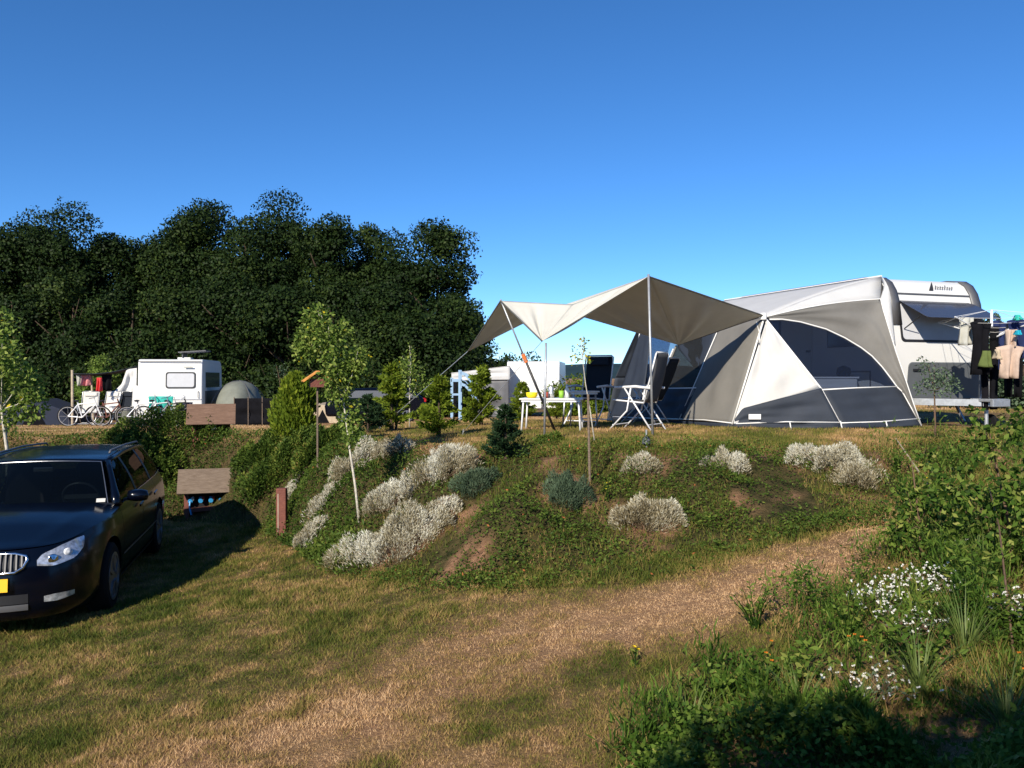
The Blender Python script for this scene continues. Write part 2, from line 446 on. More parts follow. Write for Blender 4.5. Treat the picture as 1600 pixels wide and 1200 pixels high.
# ------------------------------------------------------------------ the caravan behind the awning
FW = Vector((.33, -.944, 0)).normalized()      # where its front looks
RT = Vector((.944, .33, 0)).normalized()       # to the right in the picture
P0 = Vector((6.30, 14.0, 0))
def rounded(prof_pts): return prof_pts
def caravan_profile(L, z0, top, bulge=.06, rear=.10):
    return [(-.02, z0), (bulge*.6, z0+.25), (bulge, z0+.6), (bulge*.8, z0+.95), (0, top-.85), (-.06, top-.45), (-.12, top-.27),
            (-.22, top-.12), (-.36, top-.03), (-.6, top), (-L+.7, top), (-L+.42, top-.03), (-L+.25, top-.10), (-L+.14, top-.25),
            (-L+rear*.7, top-.6), (-L, top-1.1), (-L, z0+.3), (-L+.05, z0)]
def rim_wheel(parent, x, y, z, r, side, spokes=5, rimmat='alloy', w=.19, name='wheel'):
    """wheel with tyre and rim as a part with two sub-parts; side = +1/-1 is the outward y"""
    hub = MB().lathe([(.0, -.05), (r*.30, -.05), (r*.30, .03), (r*.2, .05), (0, .05)], axis='Y', n=16)
    for v in range(len(hub.v)): hub.v[v] = (hub.v[v][0]+x, hub.v[v][1]*side+y-side*.03, hub.v[v][2]+z)
    o = hub.build(name, rimmat, parent, smooth=False)
    ty = MB().lathe([(r*.68, -w/2), (r*.9, -w/2), (r*.98, -w*.40), (r, -w*.25), (r, w*.25), (r*.98, w*.40), (r*.9, w/2), (r*.68, w/2),
                     (r*.66, w*.3), (r*.66, -w*.3)], (x, y-side*w*.4, z), 'Y', 36)
    ty.build('tyre', 'rubber', o, smooth=True, auto=True)
    rm = MB(); n = 36
    rm.lathe([(r*.70, w*.08), (r*.70, w*.12), (r*.62, w*.12), (r*.60, -w*.3), (r*.02, -w*.34), (r*.02, -w*.38), (r*.70, -w*.38)],
             (0, 0, 0), 'Y', n)
    for k in range(spokes):
        for da in (-.17, .17):
            a = 2*math.pi*k/spokes+da+.3; a0 = 2*math.pi*k/spokes+.3+da*.3
            p0 = (math.cos(a0)*r*.16, .02, math.sin(a0)*r*.16); p1 = (math.cos(a)*r*.66, .012, math.sin(a)*r*.66)
            rm.bar(p0, p1, r*.085, .03, up=(0, 1, 0))
    rm.v = [(v[0]+x, v[1]*side+y, v[2]+z) for v in rm.v]
    rm.build('rim', rimmat, o)
    return o

def make_caravan(name, label, loc, rz, L=4.9, W=2.0, z0=.38, top=2.52, boxy=False):
    t = thing(name, label, 'caravan', loc, rz)
    pr = caravan_profile(L, z0, top)
    if boxy: pr = [(-.02, z0), (.02, z0+.4), (.03, z0+.9), (.0, top-.6), (-.04, top-.25), (-.06, top-.10), (-.09, top-.04), (-.14, top-.01), (-.25, top), (-.5, top), (-L+.5, top), (-L+.2, top-.05), (-L+.05, top-.25), (-L, top-.8), (-L, z0)]
    MB().prism([(x, -W/2, z) for x, z in pr], (0, W, 0)).build('body', 'white_shell', t, bevel=.03, smooth=True, auto=True)
    return t, pr

ctr = P0+RT*1.0+FW*.12
cz = Hs(ctr.x, ctr.y)
rz = math.atan2(FW.y, FW.x)
cv, pr = make_caravan('caravan', 'white caravan with open front window and dark lower front panel beside the big awning', (ctr.x, ctr.y, 1.4), rz, W=2.02)
def slab(y0, y1, z0, z1, x, th, name, m, par, rad_=.05, tilt=0.0, hinge=None, bev=0.012):
    """rounded rectangle standing across the front (normal = x)"""
    pts = []
    for cy, cz_, a0 in ((y1-rad_, z1-rad_, 0), (y0+rad_, z1-rad_, 90), (y0+rad_, z0+rad_, 180), (y1-rad_, z0+rad_, 270)):
        for k in range(5):
            a = rad(a0+k*22.5); pts.append(((cy+rad_*math.cos(a)), cz_+rad_*math.sin(a)))
    def X(z): return (x(z) if callable(x) else x)
    V = [(X(z), y, z) for y, z in pts]
    if tilt:
        zt = hinge; V = [(X(zt)+math.sin(tilt)*(zt-z)+.03, y, zt-(zt-z)*math.cos(tilt)) for y, z in pts]
    return MB().prism(V, (th, 0, 0)).build(name, m, par, bevel=bev)
def fx(z):      # front surface x at height z (on the profile)
    ps = sorted([(p[1], p[0]) for p in pr[:9]]); return float(np.interp(z, [a for a, _ in ps], [b for _, b in ps]))
# front locker panel, window frame, blind and the opened pane
slab(-.72, .93, .42, 1.06, lambda z: fx(z)+.004, .02, 'locker_panel', 'grey_panel', cv, .08)
for ly in (-.55,): MB().box((fx(.9)+.035, ly, .93), (.02, .16, .035)).build('locker_handle', 'black_plastic', cv)
fr = slab(-.84, .80, 1.40, 2.10, lambda z: fx(z)+.003, .012, 'window', 'black_plastic', cv, .07)
slab(-.80, .76, 1.44, 2.06, lambda z: fx(z)+.014, .006, 'blind', 'blind', fr, .06)
slab(-.82, .78, 1.42, 2.09, fx, .014, 'pane', 'acrylic', fr, .07, tilt=rad(62), hinge=2.09)
for sy in (-.78, .74): MB().bar((fx(1.5)+.02, sy, 1.62), (fx(2.0)+.42, sy*1.0, 1.80), .015, .015).build('stay', 'black_plastic', fr)
# seam line and emblem above the window
MB().box((fx(2.22)+.012, 0, 2.225), (.02, 1.86, .022)).build('seam_rail', 'trim_grey', cv)
em = MB().prism([(fx(2.36)+.045, -.06, 2.30), (fx(2.36)+.045, -.01, 2.44), (fx(2.36)+.045, .02, 2.36), (fx(2.36)+.045, .03, 2.30)], (.012, 0, 0))
em.v = [(v[0]+.0, v[1], v[2]) for v in em.v]
em.build('emblem', 'text_dark', cv)
tx = bpy.data.curves.new('letter', 'FONT'); tx.body = 'Tabbert'; tx.size = .15; tx.extrude = .002
tx.shear = .35
# the lettering is unreadable in the photograph: a run of small strokes
lt = MB()
for k, (h_, wd) in enumerate([(.06, .03), (.045, .025), (.05, .03), (.045, .02), (.07, .02), (.045, .03), (.04, .03), (.05, .02)]):
    lt.box((fx(2.36)+.05, .09+k*.052, 2.335+h_/2), (.012, wd, .012)); lt.box((fx(2.36)+.05, .08+k*.052, 2.34+h_/2-.01), (.012, .008, h_))
lt.build('lettering', 'trim_grey', cv)
bpy.data.curves.remove(tx)
# corner trims following the front profile on both sides
for sy in (-1, 1):
    G_ = []
    for (x, z) in pr[4:12]:
        G_.append([(x+.012, sy*1.00+(-.20 if sy > 0 else 0), z+.016), (x+.012, sy*1.00+(0 if sy > 0 else .20), z+.016)])
    MB().grid(G_).build('corner_trim', 'trim_grey', cv, smooth=True, solid=.02)
    MB().prism([(x, sy*1.012, z) for x, z in pr[3:12]]+[(x-.10, sy*1.012, z-.10) for x, z in pr[3:12]][::-1], (0, sy*.012, 0)).build('side_trim', 'trim_grey', cv)
# side windows and door on the awning side
for (xa, xb, za, zb) in ((-1.55, -.55, 1.35, 1.95), (-3.9, -2.9, 1.35, 1.95)):
    f = MB().box(((xa+xb)/2, -1.018, (za+zb)/2), (xb-xa, .016, zb-za)).build('window', 'black_plastic', cv, bevel=.006)
    MB().box(((xa+xb)/2, -1.034, (za+zb)/2), (xb-xa-.08, .014, zb-za-.08)).build('pane', 'acrylic', f)
d = MB().box((-2.3, -1.016, 1.38), (.66, .016, 1.85)).build('door', 'off_white_shell', cv, bevel=.006)
MB().box((-2.05, -1.04, 1.3), (.10, .03, .04)).build('handle', 'black_plastic', d)
MB().box((-.85, -1.015, .72), (.72, .014, .34)).build('service_flap', 'off_white_shell', cv, bevel=.006)
MB().box((-.85, -1.012, .72), (.78, .008, .40)).build('flap_seal', 'trim_grey', cv)
rim_wheel(cv, -2.9, -.98, .33, .33, -1, 5); rim_wheel(cv, -2.9, .98, .33, .33, 1, 5)
# drawbar
db = MB()
db.bar((-.1, -.80, .40), (1.10, -.04, .40), .06, .11).bar((-.1, .80, .40), (1.10, .04, .40), .06, .11)
dbo = db.build('drawbar', 'galvanised', cv)
MB().box((1.0, 0, .44), (.42, .34, .05)).box((1.20, 0, .40), (.06, .36, .12)).build('drawbar_cover', 'galvanised', dbo, bevel=.01)
MB().tube([(.95, .0, .02), (.95, 0, .62)], .03, 10).build('jockey_post', 'galvanised', dbo)
jw = MB().lathe([(.03, -.03), (.10, -.03), (.11, 0), (.10, .03), (.03, .03)], (.95, .09, .11), 'Y', 18).build('jockey_wheel', 'rubber', dbo)
MB().box((-.05, 0, .40), (.06, 1.84, .12)).build('chassis_bar', 'galvanised', cv)
MB().box((-2.4, 0, .36), (4.6, 1.5, .04)).build('underfloor', 'dark_interior', cv)
for sy in (-.75, .75): MB().bar((-.35, sy, .36), (-.15, sy, .03), .04, .04).build('corner_leg', 'galvanised', cv)

# rotary airer mounted on the drawbar, and the washing on it
tip = ctr+FW*1.02+RT*.02
ai = thing('clothes_airer', 'white rotary clothes airer standing on the drawbar of the white caravan', 'clothes airer', (tip.x, tip.y, 1.4))
MB().tube([(0, 0, .49), (0, 0, 1.88)], .02, 10).build('pole', 'white_tube', ai, smooth=True)
MB().tube([(0, 0, .47), (0, 0, .78)], .038, 10).build('socket', 'white_tube', ai, smooth=True)
tips = []
for k in range(4):
    a = rad(28+90*k); e = (math.cos(a)*.92, math.sin(a)*.92, 1.72+.02*math.sin(k)); tips.append(e)
    MB().tube([(0, 0, 1.42), (e[0]*.55, e[1]*.55, 1.60), e], .011, 6).build('arm', 'white_tube', ai)
    MB().tube([(0, 0, 1.88), (e[0]*.98, e[1]*.98, 1.74)], .004, 5).build('stay_cord', 'white_tube', ai)
ln = MB()
for f_ in (.35, .55, .75, .97):
    for k in range(4):
        a, b_ = Vector(tips[k])*f_, Vector(tips[(k+1) % 4])*f_
        a.z = b_.z = 1.42+.31*f_; mdp = (a+b_)/2; mdp.z -= .02
        ln.tube([a, mdp, b_], .003, 4)
ln.build('line', 'white_cloth', ai)
def garment(kind, label, cat, px, py, D, wd, ht, m, rz_=0.0, group='washing on the rotary airer', name=None):
    p = P(px, py, D)
    o = MB(); nu, nv = 11, 9; ph = random.random()*6
    out = []
    for j in range(nv):
        v = j/(nv-1); row = []
        for i in range(nu):
            u = i/(nu-1)-.5
            if kind == 'shirt':
                wv = 1.0 if v > .32 else 1.0+.75*(1-v/.32)*(.9)
                wv = wv*.62
            elif kind == 'trousers': wv = .8-.15*v
            else: wv = 1.0-.06*math.sin(v*3)
            y = .055*math.sin(u*11+ph+v*1.5)*(.4+v) + .02*math.sin(u*21+ph*2)*v
            sag = .05*math.cos(u*math.pi)*v if kind != 'shirt' else (.12*abs(u)*2*(1-v))
            row.append((u*wd*wv, y, -v*ht-sag*.4))
        out.append(row)
    if kind == 'trousers':
        for s_ in (-1, 1):
            g2 = [[(s_*wd*.02+s_*(x_+.5)*wd*.36*(1-.2*v_), .03*math.sin(x_*7+ph+v_), -ht*v_) for x_ in np.linspace(-.5, .5, 5)] for v_ in np.linspace(0, 1, 8)]
            o.grid(g2)
    else: o.grid(out)
    o.v = [tuple(Matrix.Rotation(rz_, 3, 'Z') @ Vector(v)) for v in o.v]
    ob = o.build(name or {'shirt': 'shirt', 'trousers': 'trousers'}.get(kind, 'towel'), m, None, smooth=True, solid=.006)
    ob.location = p
    tag(ob, label, cat, group)
    return ob
garment('towel', 'small pale grey towel at the left end of the airer', 'towel', 1509, 496, 13.0, .26, .42, 'grey_cloth', .1)
garment('shirt', 'black top hanging left of the airer pole, next to the pale towel', 'shirt', 1531, 500, 12.9, .42, .85, 'dark_cloth', .3)
garment('trousers', 'long black trousers reaching down towards the drawbar', 'trousers', 1547, 510, 13.2, .40, 1.32, 'dark_cloth', .0)
garment('towel', 'olive green cloth hanging low left of the airer pole', 'cloth', 1541, 548, 12.75, .14, .24, 'olive_cloth', .4)
garment('shirt', 'navy long sleeved top between black trousers and airer pole', 'shirt', 1558, 500, 13.4, .45, .80, 'navy_cloth', .5)
garment('shirt', 'beige pink shirt hanging lowest right of the airer pole', 'shirt', 1578, 538, 12.7, .40, .52, 'beige_cloth', -.1)
garment('towel', 'light beige cloth crumpled beside the airer pole, above the pink shirt', 'cloth', 1580, 515, 12.75, .16, .25, 'beige_cloth', -.3)
garment('towel', 'cream sock like cloth hanging left of the pole at half height', 'cloth', 1558, 546, 12.7, .16, .13, 'pole_wood', .5)
garment('shirt', 'dark blue shirt at the right end of the airer', 'shirt', 1592, 497, 12.8, .42, .62, 'navy_cloth', .2)
garment('towel', 'turquoise cloth at the top right of the airer', 'cloth', 1589, 492, 12.6, .09, .07, 'teal')
garment('towel', 'small cyan cloth showing on the dark blue shirt', 'cloth', 1590, 516, 12.55, .06, .06, 'cyan_cloth')
garment('trousers', 'black trousers hanging right of the airer pole behind the beige shirt', 'trousers', 1582, 505, 13.5, .42, 1.2, 'dark_cloth', -.2)

# ------------------------------------------------------------------ the big awning
ZP = 1.4
E = Vector((4.0, 13.2, 3.16)); U = -FW; N = -RT
E2 = E+U*4.3
RAIL0 = P0+Vector((0, 0, 3.91))+U*.12; RAIL1 = RAIL0+U*4.65
G0 = P(1146, 668, 13.05); G1 = P(1313, 670.5, 12.95); G2 = P(1440, 665, 13.5)
G3 = Vector((1.98, 17.4, Hs(1.98, 17.4)+.02))
QH = P(1375, 467, 13.75)
ground_front = Vector((E.x*.0+3.5, 13.05, 1.4))
tent = thing('awning_tent', 'large grey, white and navy awning tent with arched window joined to the white caravan', 'awning', (4.5, 14.2, 1.4))
def pl_end(x, y): return on_ray(x, y, E, G1, G2)
def pl_gus(x, y): return on_ray(x, y, E, G0, G1)
def pl_front(x, y): return on_ray(x, y, E, E2, G0)
def arc(a, b, sag, n):
    a = Vector(a); b = Vector(b)
    return [a.lerp(b, k/n)+Vector((0, 0, -sag*math.sin(math.pi*k/n))) for k in range(n+1)]
def resample(pts, n):
    P_ = [Vector(p) for p in pts]; d = [0]
    for a, b_ in zip(P_[:-1], P_[1:]): d.append(d[-1]+max(1e-6, (b_-a).length))
    out = []
    for k in range(n):
        q = d[-1]*k/(n-1); i_ = max(0, min(len(P_)-2, int(np.searchsorted(d, q))-1)); f_ = (q-d[i_])/(d[i_+1]-d[i_])
        out.append(P_[i_].lerp(P_[i_+1], min(1, max(0, f_))))
    return out
def strip(name, A, B, m, par=None, th=.006, wr=.010, n=26, k=12, sag=0.0, freq=1.0):
    """fabric stretched between two edge lines, with a little slack and soft creases"""
    a = resample(A, n); b_ = resample(B, n); ph = random.random()*9; G_ = []
    nrm = (a[-1]-a[0]).cross(b_[n//2]-a[n//2])
    if nrm.length < 1e-5: nrm = (a[-1]-b_[0]).cross(b_[n//2]-a[n//2])
    nrm.normalize()
    for i in range(n):
        row = []
        for j in range(k+1):
            v = j/k; p = a[i].lerp(b_[i], v); e = math.sin(v*math.pi)*min(1, 4*i/(n-1), 4*(1-i/(n-1)))
            wv = math.sin(freq*(v*7+i*.12)+ph)+.6*math.sin(freq*(v*15-i*.2)+ph*2)+.4*math.sin(i*.7+v*3+ph)
            row.append(p+nrm*wr*1.7*e*wv+Vector((0, 0, -sag*math.sin(v*math.pi))))
        G_.append(row)
    return MB().grid(G_).build(name, m, par or tent, smooth=True, solid=th, world=True)
def pipe(name, pts, r=.012, m='piping', par=tent):
    return MB().tube(pts, r, 6).build(name, m, par, smooth=True, world=True)
# roof: from the caravan rail down to the eave, plus the hip towards the near end
Gr = []
for i in range(13):
    s = i/12; a = E.lerp(E2, s); b_ = RAIL0.lerp(RAIL1, s); row = []
    for j in range(9):
        v = j/8; p = a.lerp(b_, v); p = p+Vector((0, 0, .06*math.sin(v*math.pi)-.02*math.sin(s*math.pi)*(1-v)))
        row.append(p)
    Gr.append(row)
MB().grid(Gr).build('roof', 'awning_roof', tent, smooth=True, solid=.006, world=True)
Gh = []
for j in range(11):
    v = j/10; a = Gr[0][0].lerp(Gr[0][8], v); a = a+Vector((0, 0, .06*math.sin(v*math.pi)))
    b_ = E.lerp(QH, v)+Vector((0, 0, .05*math.sin(v*math.pi)))
    Gh.append([a, a.lerp(b_, .35)-Vector((0, 0, -.02)), a.lerp(b_, .7), b_])
MB().grid(Gh).build('roof_side', 'awning_roof', tent, smooth=True, solid=.006, world=True)
MB().tube([RAIL0+Vector((0, 0, .01)), RAIL1+Vector((0, 0, .01))], .018, 6).build('rail_piping', 'piping', tent, world=True)
flap_o = [RAIL0, P(1379, 434, 13.78), P(1387, 446, 13.74), P(1391, 462, 13.72), P(1393, 485, 13.70), P(1396, 512, 13.66), P(1399, 540, 13.60)]
flap_i = [RAIL0+Vector((-.01, 0, -.01)), P(1381, 448, 13.8), QH, P(1379, 482, 13.69), P(1386, 507, 13.63), P(1398, 541, 13.56)]
strip('rail_flap', flap_i, flap_o, 'awning_roof', wr=.0, n=18, k=3)
top_curve = [E.lerp(QH, v/8)+Vector((0, 0, .05*math.sin(v/8*math.pi))) for v in range(9)]
# end wall: grey upper, arched window, navy band
arcpx = [(1202, 499), (1222, 499), (1250, 503), (1290, 514), (1320, 528), (1345, 543), (1362, 556), (1378, 573), (1391, 590), (1402, 605)]
arcw = [pl_end(*p) for p in arcpx]
right_lo = [pl_end(1410, 612), pl_end(1424, 637), G2]
edge_r = [P(1380, 485, 13.68), P(1387, 508, 13.62), P(1400, 550, 13.55), P(1414, 590, 13.5), P(1428, 632, 13.5)]
out_line = top_curve+edge_r+[G2]
strip('end_wall_upper', [E]+arcw[1:]+[right_lo[0], right_lo[1], G2+Vector((-.03, 0, .02))], out_line, 'awning_grey', n=40, wr=.012)
E_low = pl_end(1283, 607)
# arched window sheet: between the corner seam and the arc
seamR = [E.lerp(E_low, q/8) for q in range(9)]
strip('window', seamR, arcw, 'clear_sheet', n=34, k=14, wr=.006, th=.003)
strip('end_wall_band', [pl_end(1283, 607), pl_end(1313, 661)], [pl_end(1404, 605), pl_end(1433, 655)], 'awning_navy', wr=.012)
strip('end_mud_skirt', [pl_end(1313, 661), G1], [pl_end(1433, 655), G2], 'awning_navy', wr=.015, n=4)
pipe('piping', arcw+right_lo, .013)
pipe('piping', [E, E_low, pl_end(1313, 661)], .014)
pipe('piping', [pl_end(1283, 609), pl_end(1340, 606), pl_end(1404, 604)], .012)
pipe('piping', [pl_end(1313, 661), pl_end(1375, 659), pl_end(1438, 654)], .011)
pipe('piping', out_line, .010)
# corner gusset: white above, navy below
gl = [pl_gus(1197, 502), pl_gus(1172, 580), pl_gus(1147, 660)]
strip('gusset', [gl[0], gl[1], pl_gus(1148, 655)], [E+Vector((.01, 0, 0)), E.lerp(E_low, .98)], 'awning_white', wr=.020, n=22)
strip('gusset_base', [pl_gus(1148, 655), pl_gus(1160, 638), pl_gus(1220, 622), pl_gus(1283, 606)], [pl_gus(1148, 663), pl_gus(1170, 663), pl_gus(1250, 662), pl_gus(1312, 660)], 'awning_navy', wr=.012)
strip('gusset_leg', [pl_gus(1148, 655), pl_gus(1146, 663)], [pl_gus(1160, 638), pl_gus(1153, 663)], 'awning_white', wr=.0, n=4, k=3)
strip('gusset_skirt', [pl_gus(1146, 662), G0], [pl_gus(1313, 660), G1], 'awning_navy', wr=.012, n=4)
pipe('piping', [pl_gus(1150, 662), pl_gus(1230, 659), pl_gus(1312, 660)], .010)
lab = [pl_gus(x, y)+Vector((-.02, -.03, 0)) for x, y in ((1171, 647), (1190, 647), (1190, 655), (1171, 655))]
MB().prism(lab, (0, -.006, 0)).build('label_patch', 'piping', tent, world=True)
# front wall (looks left): grey panel, dark panel with window, pale clear panel, navy end panel
def F(x, y): return pl_front(x, y)
strip('front_panel', [F(1121, 515), F(1090, 590), F(1062, 655)], [E, F(1166, 590), F(1144, 661)], 'awning_grey', wr=.016)
pipe('piping', [F(1120, 520), F(1062, 655)], .012); pipe('piping', [F(1182, 503), F(1187, 522), F(1186, 536)], .009)
pipe('piping', [E, F(1166, 590), F(1144, 663)], .016); pipe('piping', [F(1062, 655), F(1100, 656), F(1144, 661)], .010)
strip('front_window', [F(1055, 540), F(1034, 606)], [F(1119, 520), F(1086, 605)], 'mesh_window', th=.003, wr=.006)
strip('front_valance', [F(1055, 522), F(1060, 545), F(1085, 575)], [F(1119, 515), F(1114, 535), F(1100, 575)], 'awning_navy', wr=.006, n=10)
strip('front_base', [F(1033, 607), F(1020, 655)], [F(1088, 606), F(1066, 655)], 'awning_navy', wr=.02)
strip('front_skirt', [F(950, 652), G3], [F(1144, 662), G0], 'awning_navy', wr=.012, n=4)
pipe('piping', [F(1034, 607), F(1088, 606)], .012); pipe('piping', [F(955, 651), F(1000, 653), F(1064, 655)], .012)
pipe('door_edge', [F(1056, 542), F(1036, 592), F(1018, 645)], .022, 'awning_grey'); pipe('piping', [F(1052, 545), F(1031, 594), F(1014, 645)], .012)
strip('side_window', [F(1014, 525), F(1010, 600)], [F(1048, 532), F(1032, 600)], 'clear_sheet', th=.003, wr=.004)
strip('front_corner', [F(1000, 521), F(975, 595), F(952, 651)], [F(1018, 520), F(1008, 600), F(1005, 652)], 'awning_navy', wr=.012)
strip('front_low', [F(1004, 600), F(1000, 652)], [F(1034, 600), F(1020, 652)], 'awning_navy', wr=.01)
# far end wall with a window, seen through the openings
fe = [E2, E2.lerp(RAIL1, .5), RAIL1]; fb = [G3, Vector((3.4, 17.9, 1.42)), Vector((4.6, 18.5, 1.42))]
strip('far_wall_base', [Vector((2.15, 17.36, 2.2)), Vector((4.6, 18.5, 2.2))], [fb[0], fb[2]], 'awning_navy', wr=.01)
strip('far_window', [E2.lerp(RAIL1, .12), Vector((2.45, 17.5, 2.2))], [E2.lerp(RAIL1, .85), Vector((4.3, 18.3, 2.2))], 'clear_sheet', th=.003, wr=.004)
strip('far_wall_edge', [E2, Vector((2.15, 17.36, 2.2))], [E2.lerp(RAIL1, .12), Vector((2.45, 17.5, 2.2))], 'awning_navy', wr=.004)
strip('far_wall_edge', [E2.lerp(RAIL1, .85), Vector((4.3, 18.3, 2.2))], [RAIL1, Vector((4.62, 18.5, 2.2))], 'awning_grey', wr=.004)
# pole knob at the eave corner and inner poles
MB().lathe([(.0, -.06), (.05, -.05), (.055, .0), (.05, .05), (0, .06)], E+Vector((-.02, -.02, .01)), 'Z', 12).build('corner_knob', 'piping', tent, world=True)
MB().tube([E+Vector((.06, .08, -.03)), Vector((3.85, 13.35, 1.42))], .014, 6).build('pole', 'aluminium', tent, world=True)
MB().tube([E2+Vector((.06, -.05, -.03)), Vector((2.35, 17.1, 1.42))], .014, 6).build('pole', 'aluminium', tent, world=True)
for px_ in (1234, 1313, 1384):
    q = pl_gus(px_, 662) if px_ < 1300 else pl_end(px_, 660)
    MB().tube([q+Vector((0, -.01, .02)), q+Vector((-.01, -.10, -.09))], .009, 5).build('peg_strap', 'piping', tent, world=True)
# things kept inside the awning, seen through the window
cb = thing('camping_kitchen', 'white camping kitchen unit behind the arched awning window', 'kitchen unit', (5.55, 14.6, 1.4), rad(-15))
MB().box((0, 0, .40), (.9, .42, .76)).build('cabinet', 'off_white_shell', cb, bevel=.02)
MB().box((0, 0, .80), (.96, .46, .03)).build('worktop', 'white_shell', cb, bevel=.006)
MB().box((-.1, -.216, .42), (.55, .012, .5)).build('cabinet_door', 'white_shell', cb, bevel=.006)
bg_ = MB(); bg_.lathe([(.0, .0), (.09, .0), (.12, .06), (.11, .15), (.03, .19), (0, .19)], (0, 0, 0), 'Z', 14)
bo = bg_.build('bag', 'dark_cloth', None, smooth=True); bo.location = (5.78, 14.5, 2.215); tag(bo, 'dark bag on the white kitchen unit behind the awning window', 'bag')

# ------------------------------------------------------------------ the sun sail
A_ = P(782, 470, 12.0); B_ = P(847, 533, 10.7); C_ = P(1013, 432, 11.4); L_ = P(731, 549, 13.2)
M_ = P(865, 482, 13.6); F_ = P(1060, 539, 14.0); ED = E+Vector((-.03, -.05, .02))
tarp = thing('sun_sail', 'cream sun sail with two peaks stretched on poles from the awning corner', 'sun sail', (1.2, 12.2, 1.4))
def tri(name, a, b, c, sag=.06, wr=.012, fold=None, n=20):
    """triangular field, a is the corner the creases run to"""
    G_ = []; ph = random.random()*6
    nrm = (b-a).cross(c-a).normalized()
    for i in range(n+1):
        s = i/n; row = []
        for j in range(n+1):
            v = j/n; p = a.lerp(b.lerp(c, v), s)
            e = s*(1-s)*4*math.sin(v*math.pi)*.9+.5*math.sin(v*math.pi)*s*s*0
            row.append(p+Vector((0, 0, -sag*e))+nrm*wr*e*(math.sin(v*17+ph)+.5*math.sin(v*31+ph*2)))
        G_.append(row)
    return G_
mb = MB()
# shared edges are sagging lines, so build one sheet by barycentric patches joined at edges
mid1 = (A_+C_)/2+Vector((0, 0, -.22))      # sagging ridge
CB = [(B_, A_, mid1), (B_, mid1, C_), (M_, mid1, A_), (M_, C_, mid1), (L_, A_, M_), (F_, C_, M_), (F_, ED, C_)]
for a, b_, c_ in CB: mb.grid(tri('', a, b_, c_, .05, .024, n=26))
mb.build('sail', 'tarp', tarp, smooth=True, solid=.003, world=True)
hem = [L_, A_, B_, C_, ED]
MB().tube([L_, A_], .010, 5).build('hem', 'tarp_hem', tarp, world=True)
MB().tube([A_, B_], .011, 5).build('hem', 'tarp_hem', tarp, world=True)
MB().tube([C_+Vector((0, 0, .0)), ED], .011, 5).build('hem', 'tarp_hem', tarp, world=True)
MB().tube([F_, ED], .010, 5).build('hem', 'tarp_hem', tarp, world=True)
def pole(name, top, bot, r, m, mark=None):
    o = MB().tube([top, bot], r, 8).build(name, m, tarp, smooth=True, world=True); return o
cb_ = Vector((1.92, 11.35, Hs(1.92, 11.35)-.01))
pole('pole', C_+Vector((0, 0, .03)), cb_, .017, 'galvanised')
pole('pole', B_+Vector((.05, .02, -.02)), Vector((.52, 12.1, Hs(.52, 12.1)-.02))+Vector((-.10, -1.3, 0)), .015, 'galvanised')
ab_ = P(868, 671, 12.4); ab_.z = Hs(ab_.x, ab_.y)-.01
pl = pole('pole', A_+Vector((0, 0, .02)), A_.lerp(ab_, .5), .013, 'galvanised')
pole('lower_pole', A_.lerp(ab_, .42), ab_, .020, 'black_plastic')
q = A_.lerp(ab_, .40)
MB().tube([q, A_.lerp(ab_, .46)], .030, 8).build('pole_clamp', 'orange', tarp, world=True)
def guy(name, label, a, px, py, m='aluminium', r=.006):
    gx, gy = G(px, py); gz = Hs(gx, gy)
    o = thing(name, label, 'guy line', (gx, gy, gz))
    MB().tube([a, Vector((gx, gy, gz+.02))], r, 5).build('cord', m, o, world=True)
    MB().tube([(0, 0, -.06), (.02, -.01, .09)], .007, 5).build('peg', 'galvanised', o)
    return o
guy('guy_line', 'long grey guy line from the low far left corner of the sun sail', L_, 592, 672)
guy('guy_line', 'guy line from the middle low point of the sun sail to the bank edge', B_, 722, 680, r=.004)
gx, gy = G(1010, 699)
pw = thing('rope_tensioner', 'grey rope tensioner peg in the grass edge below the sun sail pole', 'peg', (gx, gy, Hs(gx, gy)))
MB().tube([(0, 0, -.05), (0, 0, .20)], .010, 6).build('pin', 'galvanised', pw)
MB().lathe([(.02, .0), (.05, .02), (.045, .07), (.02, .10)], (0, 0, .02), 'Z', 12).build('spring_box', 'grey_panel', pw)

# ------------------------------------------------------------------ table, chairs and what is on the table
def camping_table(name, label, x, y, wd, dp, ht, rz_, m='white_tube', group=None):
    z = Hs(x, y); t = thing(name, label, 'table', (x, y, z), rz_, group)
    MB().box((0, 0, ht-.012), (wd, dp, .024)).build('tabletop', 'white_shell', t, bevel=.006)
    MB().box((0, -dp/2+.03, ht-.04), (wd-.06, .02, .03)).box((0, dp/2-.03, ht-.04), (wd-.06, .02, .03)).build('table_frame', m, t)
    for sx in (-1, 1):
        for sy in (-1, 1):
            MB().tube([(sx*(wd/2-.06), sy*(dp/2-.05), ht-.03), (sx*(wd/2-.03), sy*(dp/2-.02), -.02)], .014, 8).build('leg', m, t, smooth=True)
    return t
camping_table('camping_table', 'low white camping table with a yellow bowl under the sun sail', .62, 12.75, .95, .62, .50, rad(-8))
camping_table('side_table', 'small grey topped side table behind the low white table', 1.10, 13.45, .52, .42, .58, rad(15), 'aluminium')
def set_on(kind, label, cat, px, D, zt, build):
    o = build(); o.location = ((px-800)/FPX*D, D, zt); o.name = kind; tag(o, label, cat); return o
tz = Hs(.62, 12.75)+.502
set_on('bowl', 'bright yellow bowl on the left end of the camping table', 'bowl', 831, 12.7, tz,
       lambda: MB().lathe([(.0, 0), (.06, 0), (.085, .03), (.09, .085), (.082, .085), (.075, .03), (0, .01)], n=20).build('bowl', 'yellow', smooth=True))
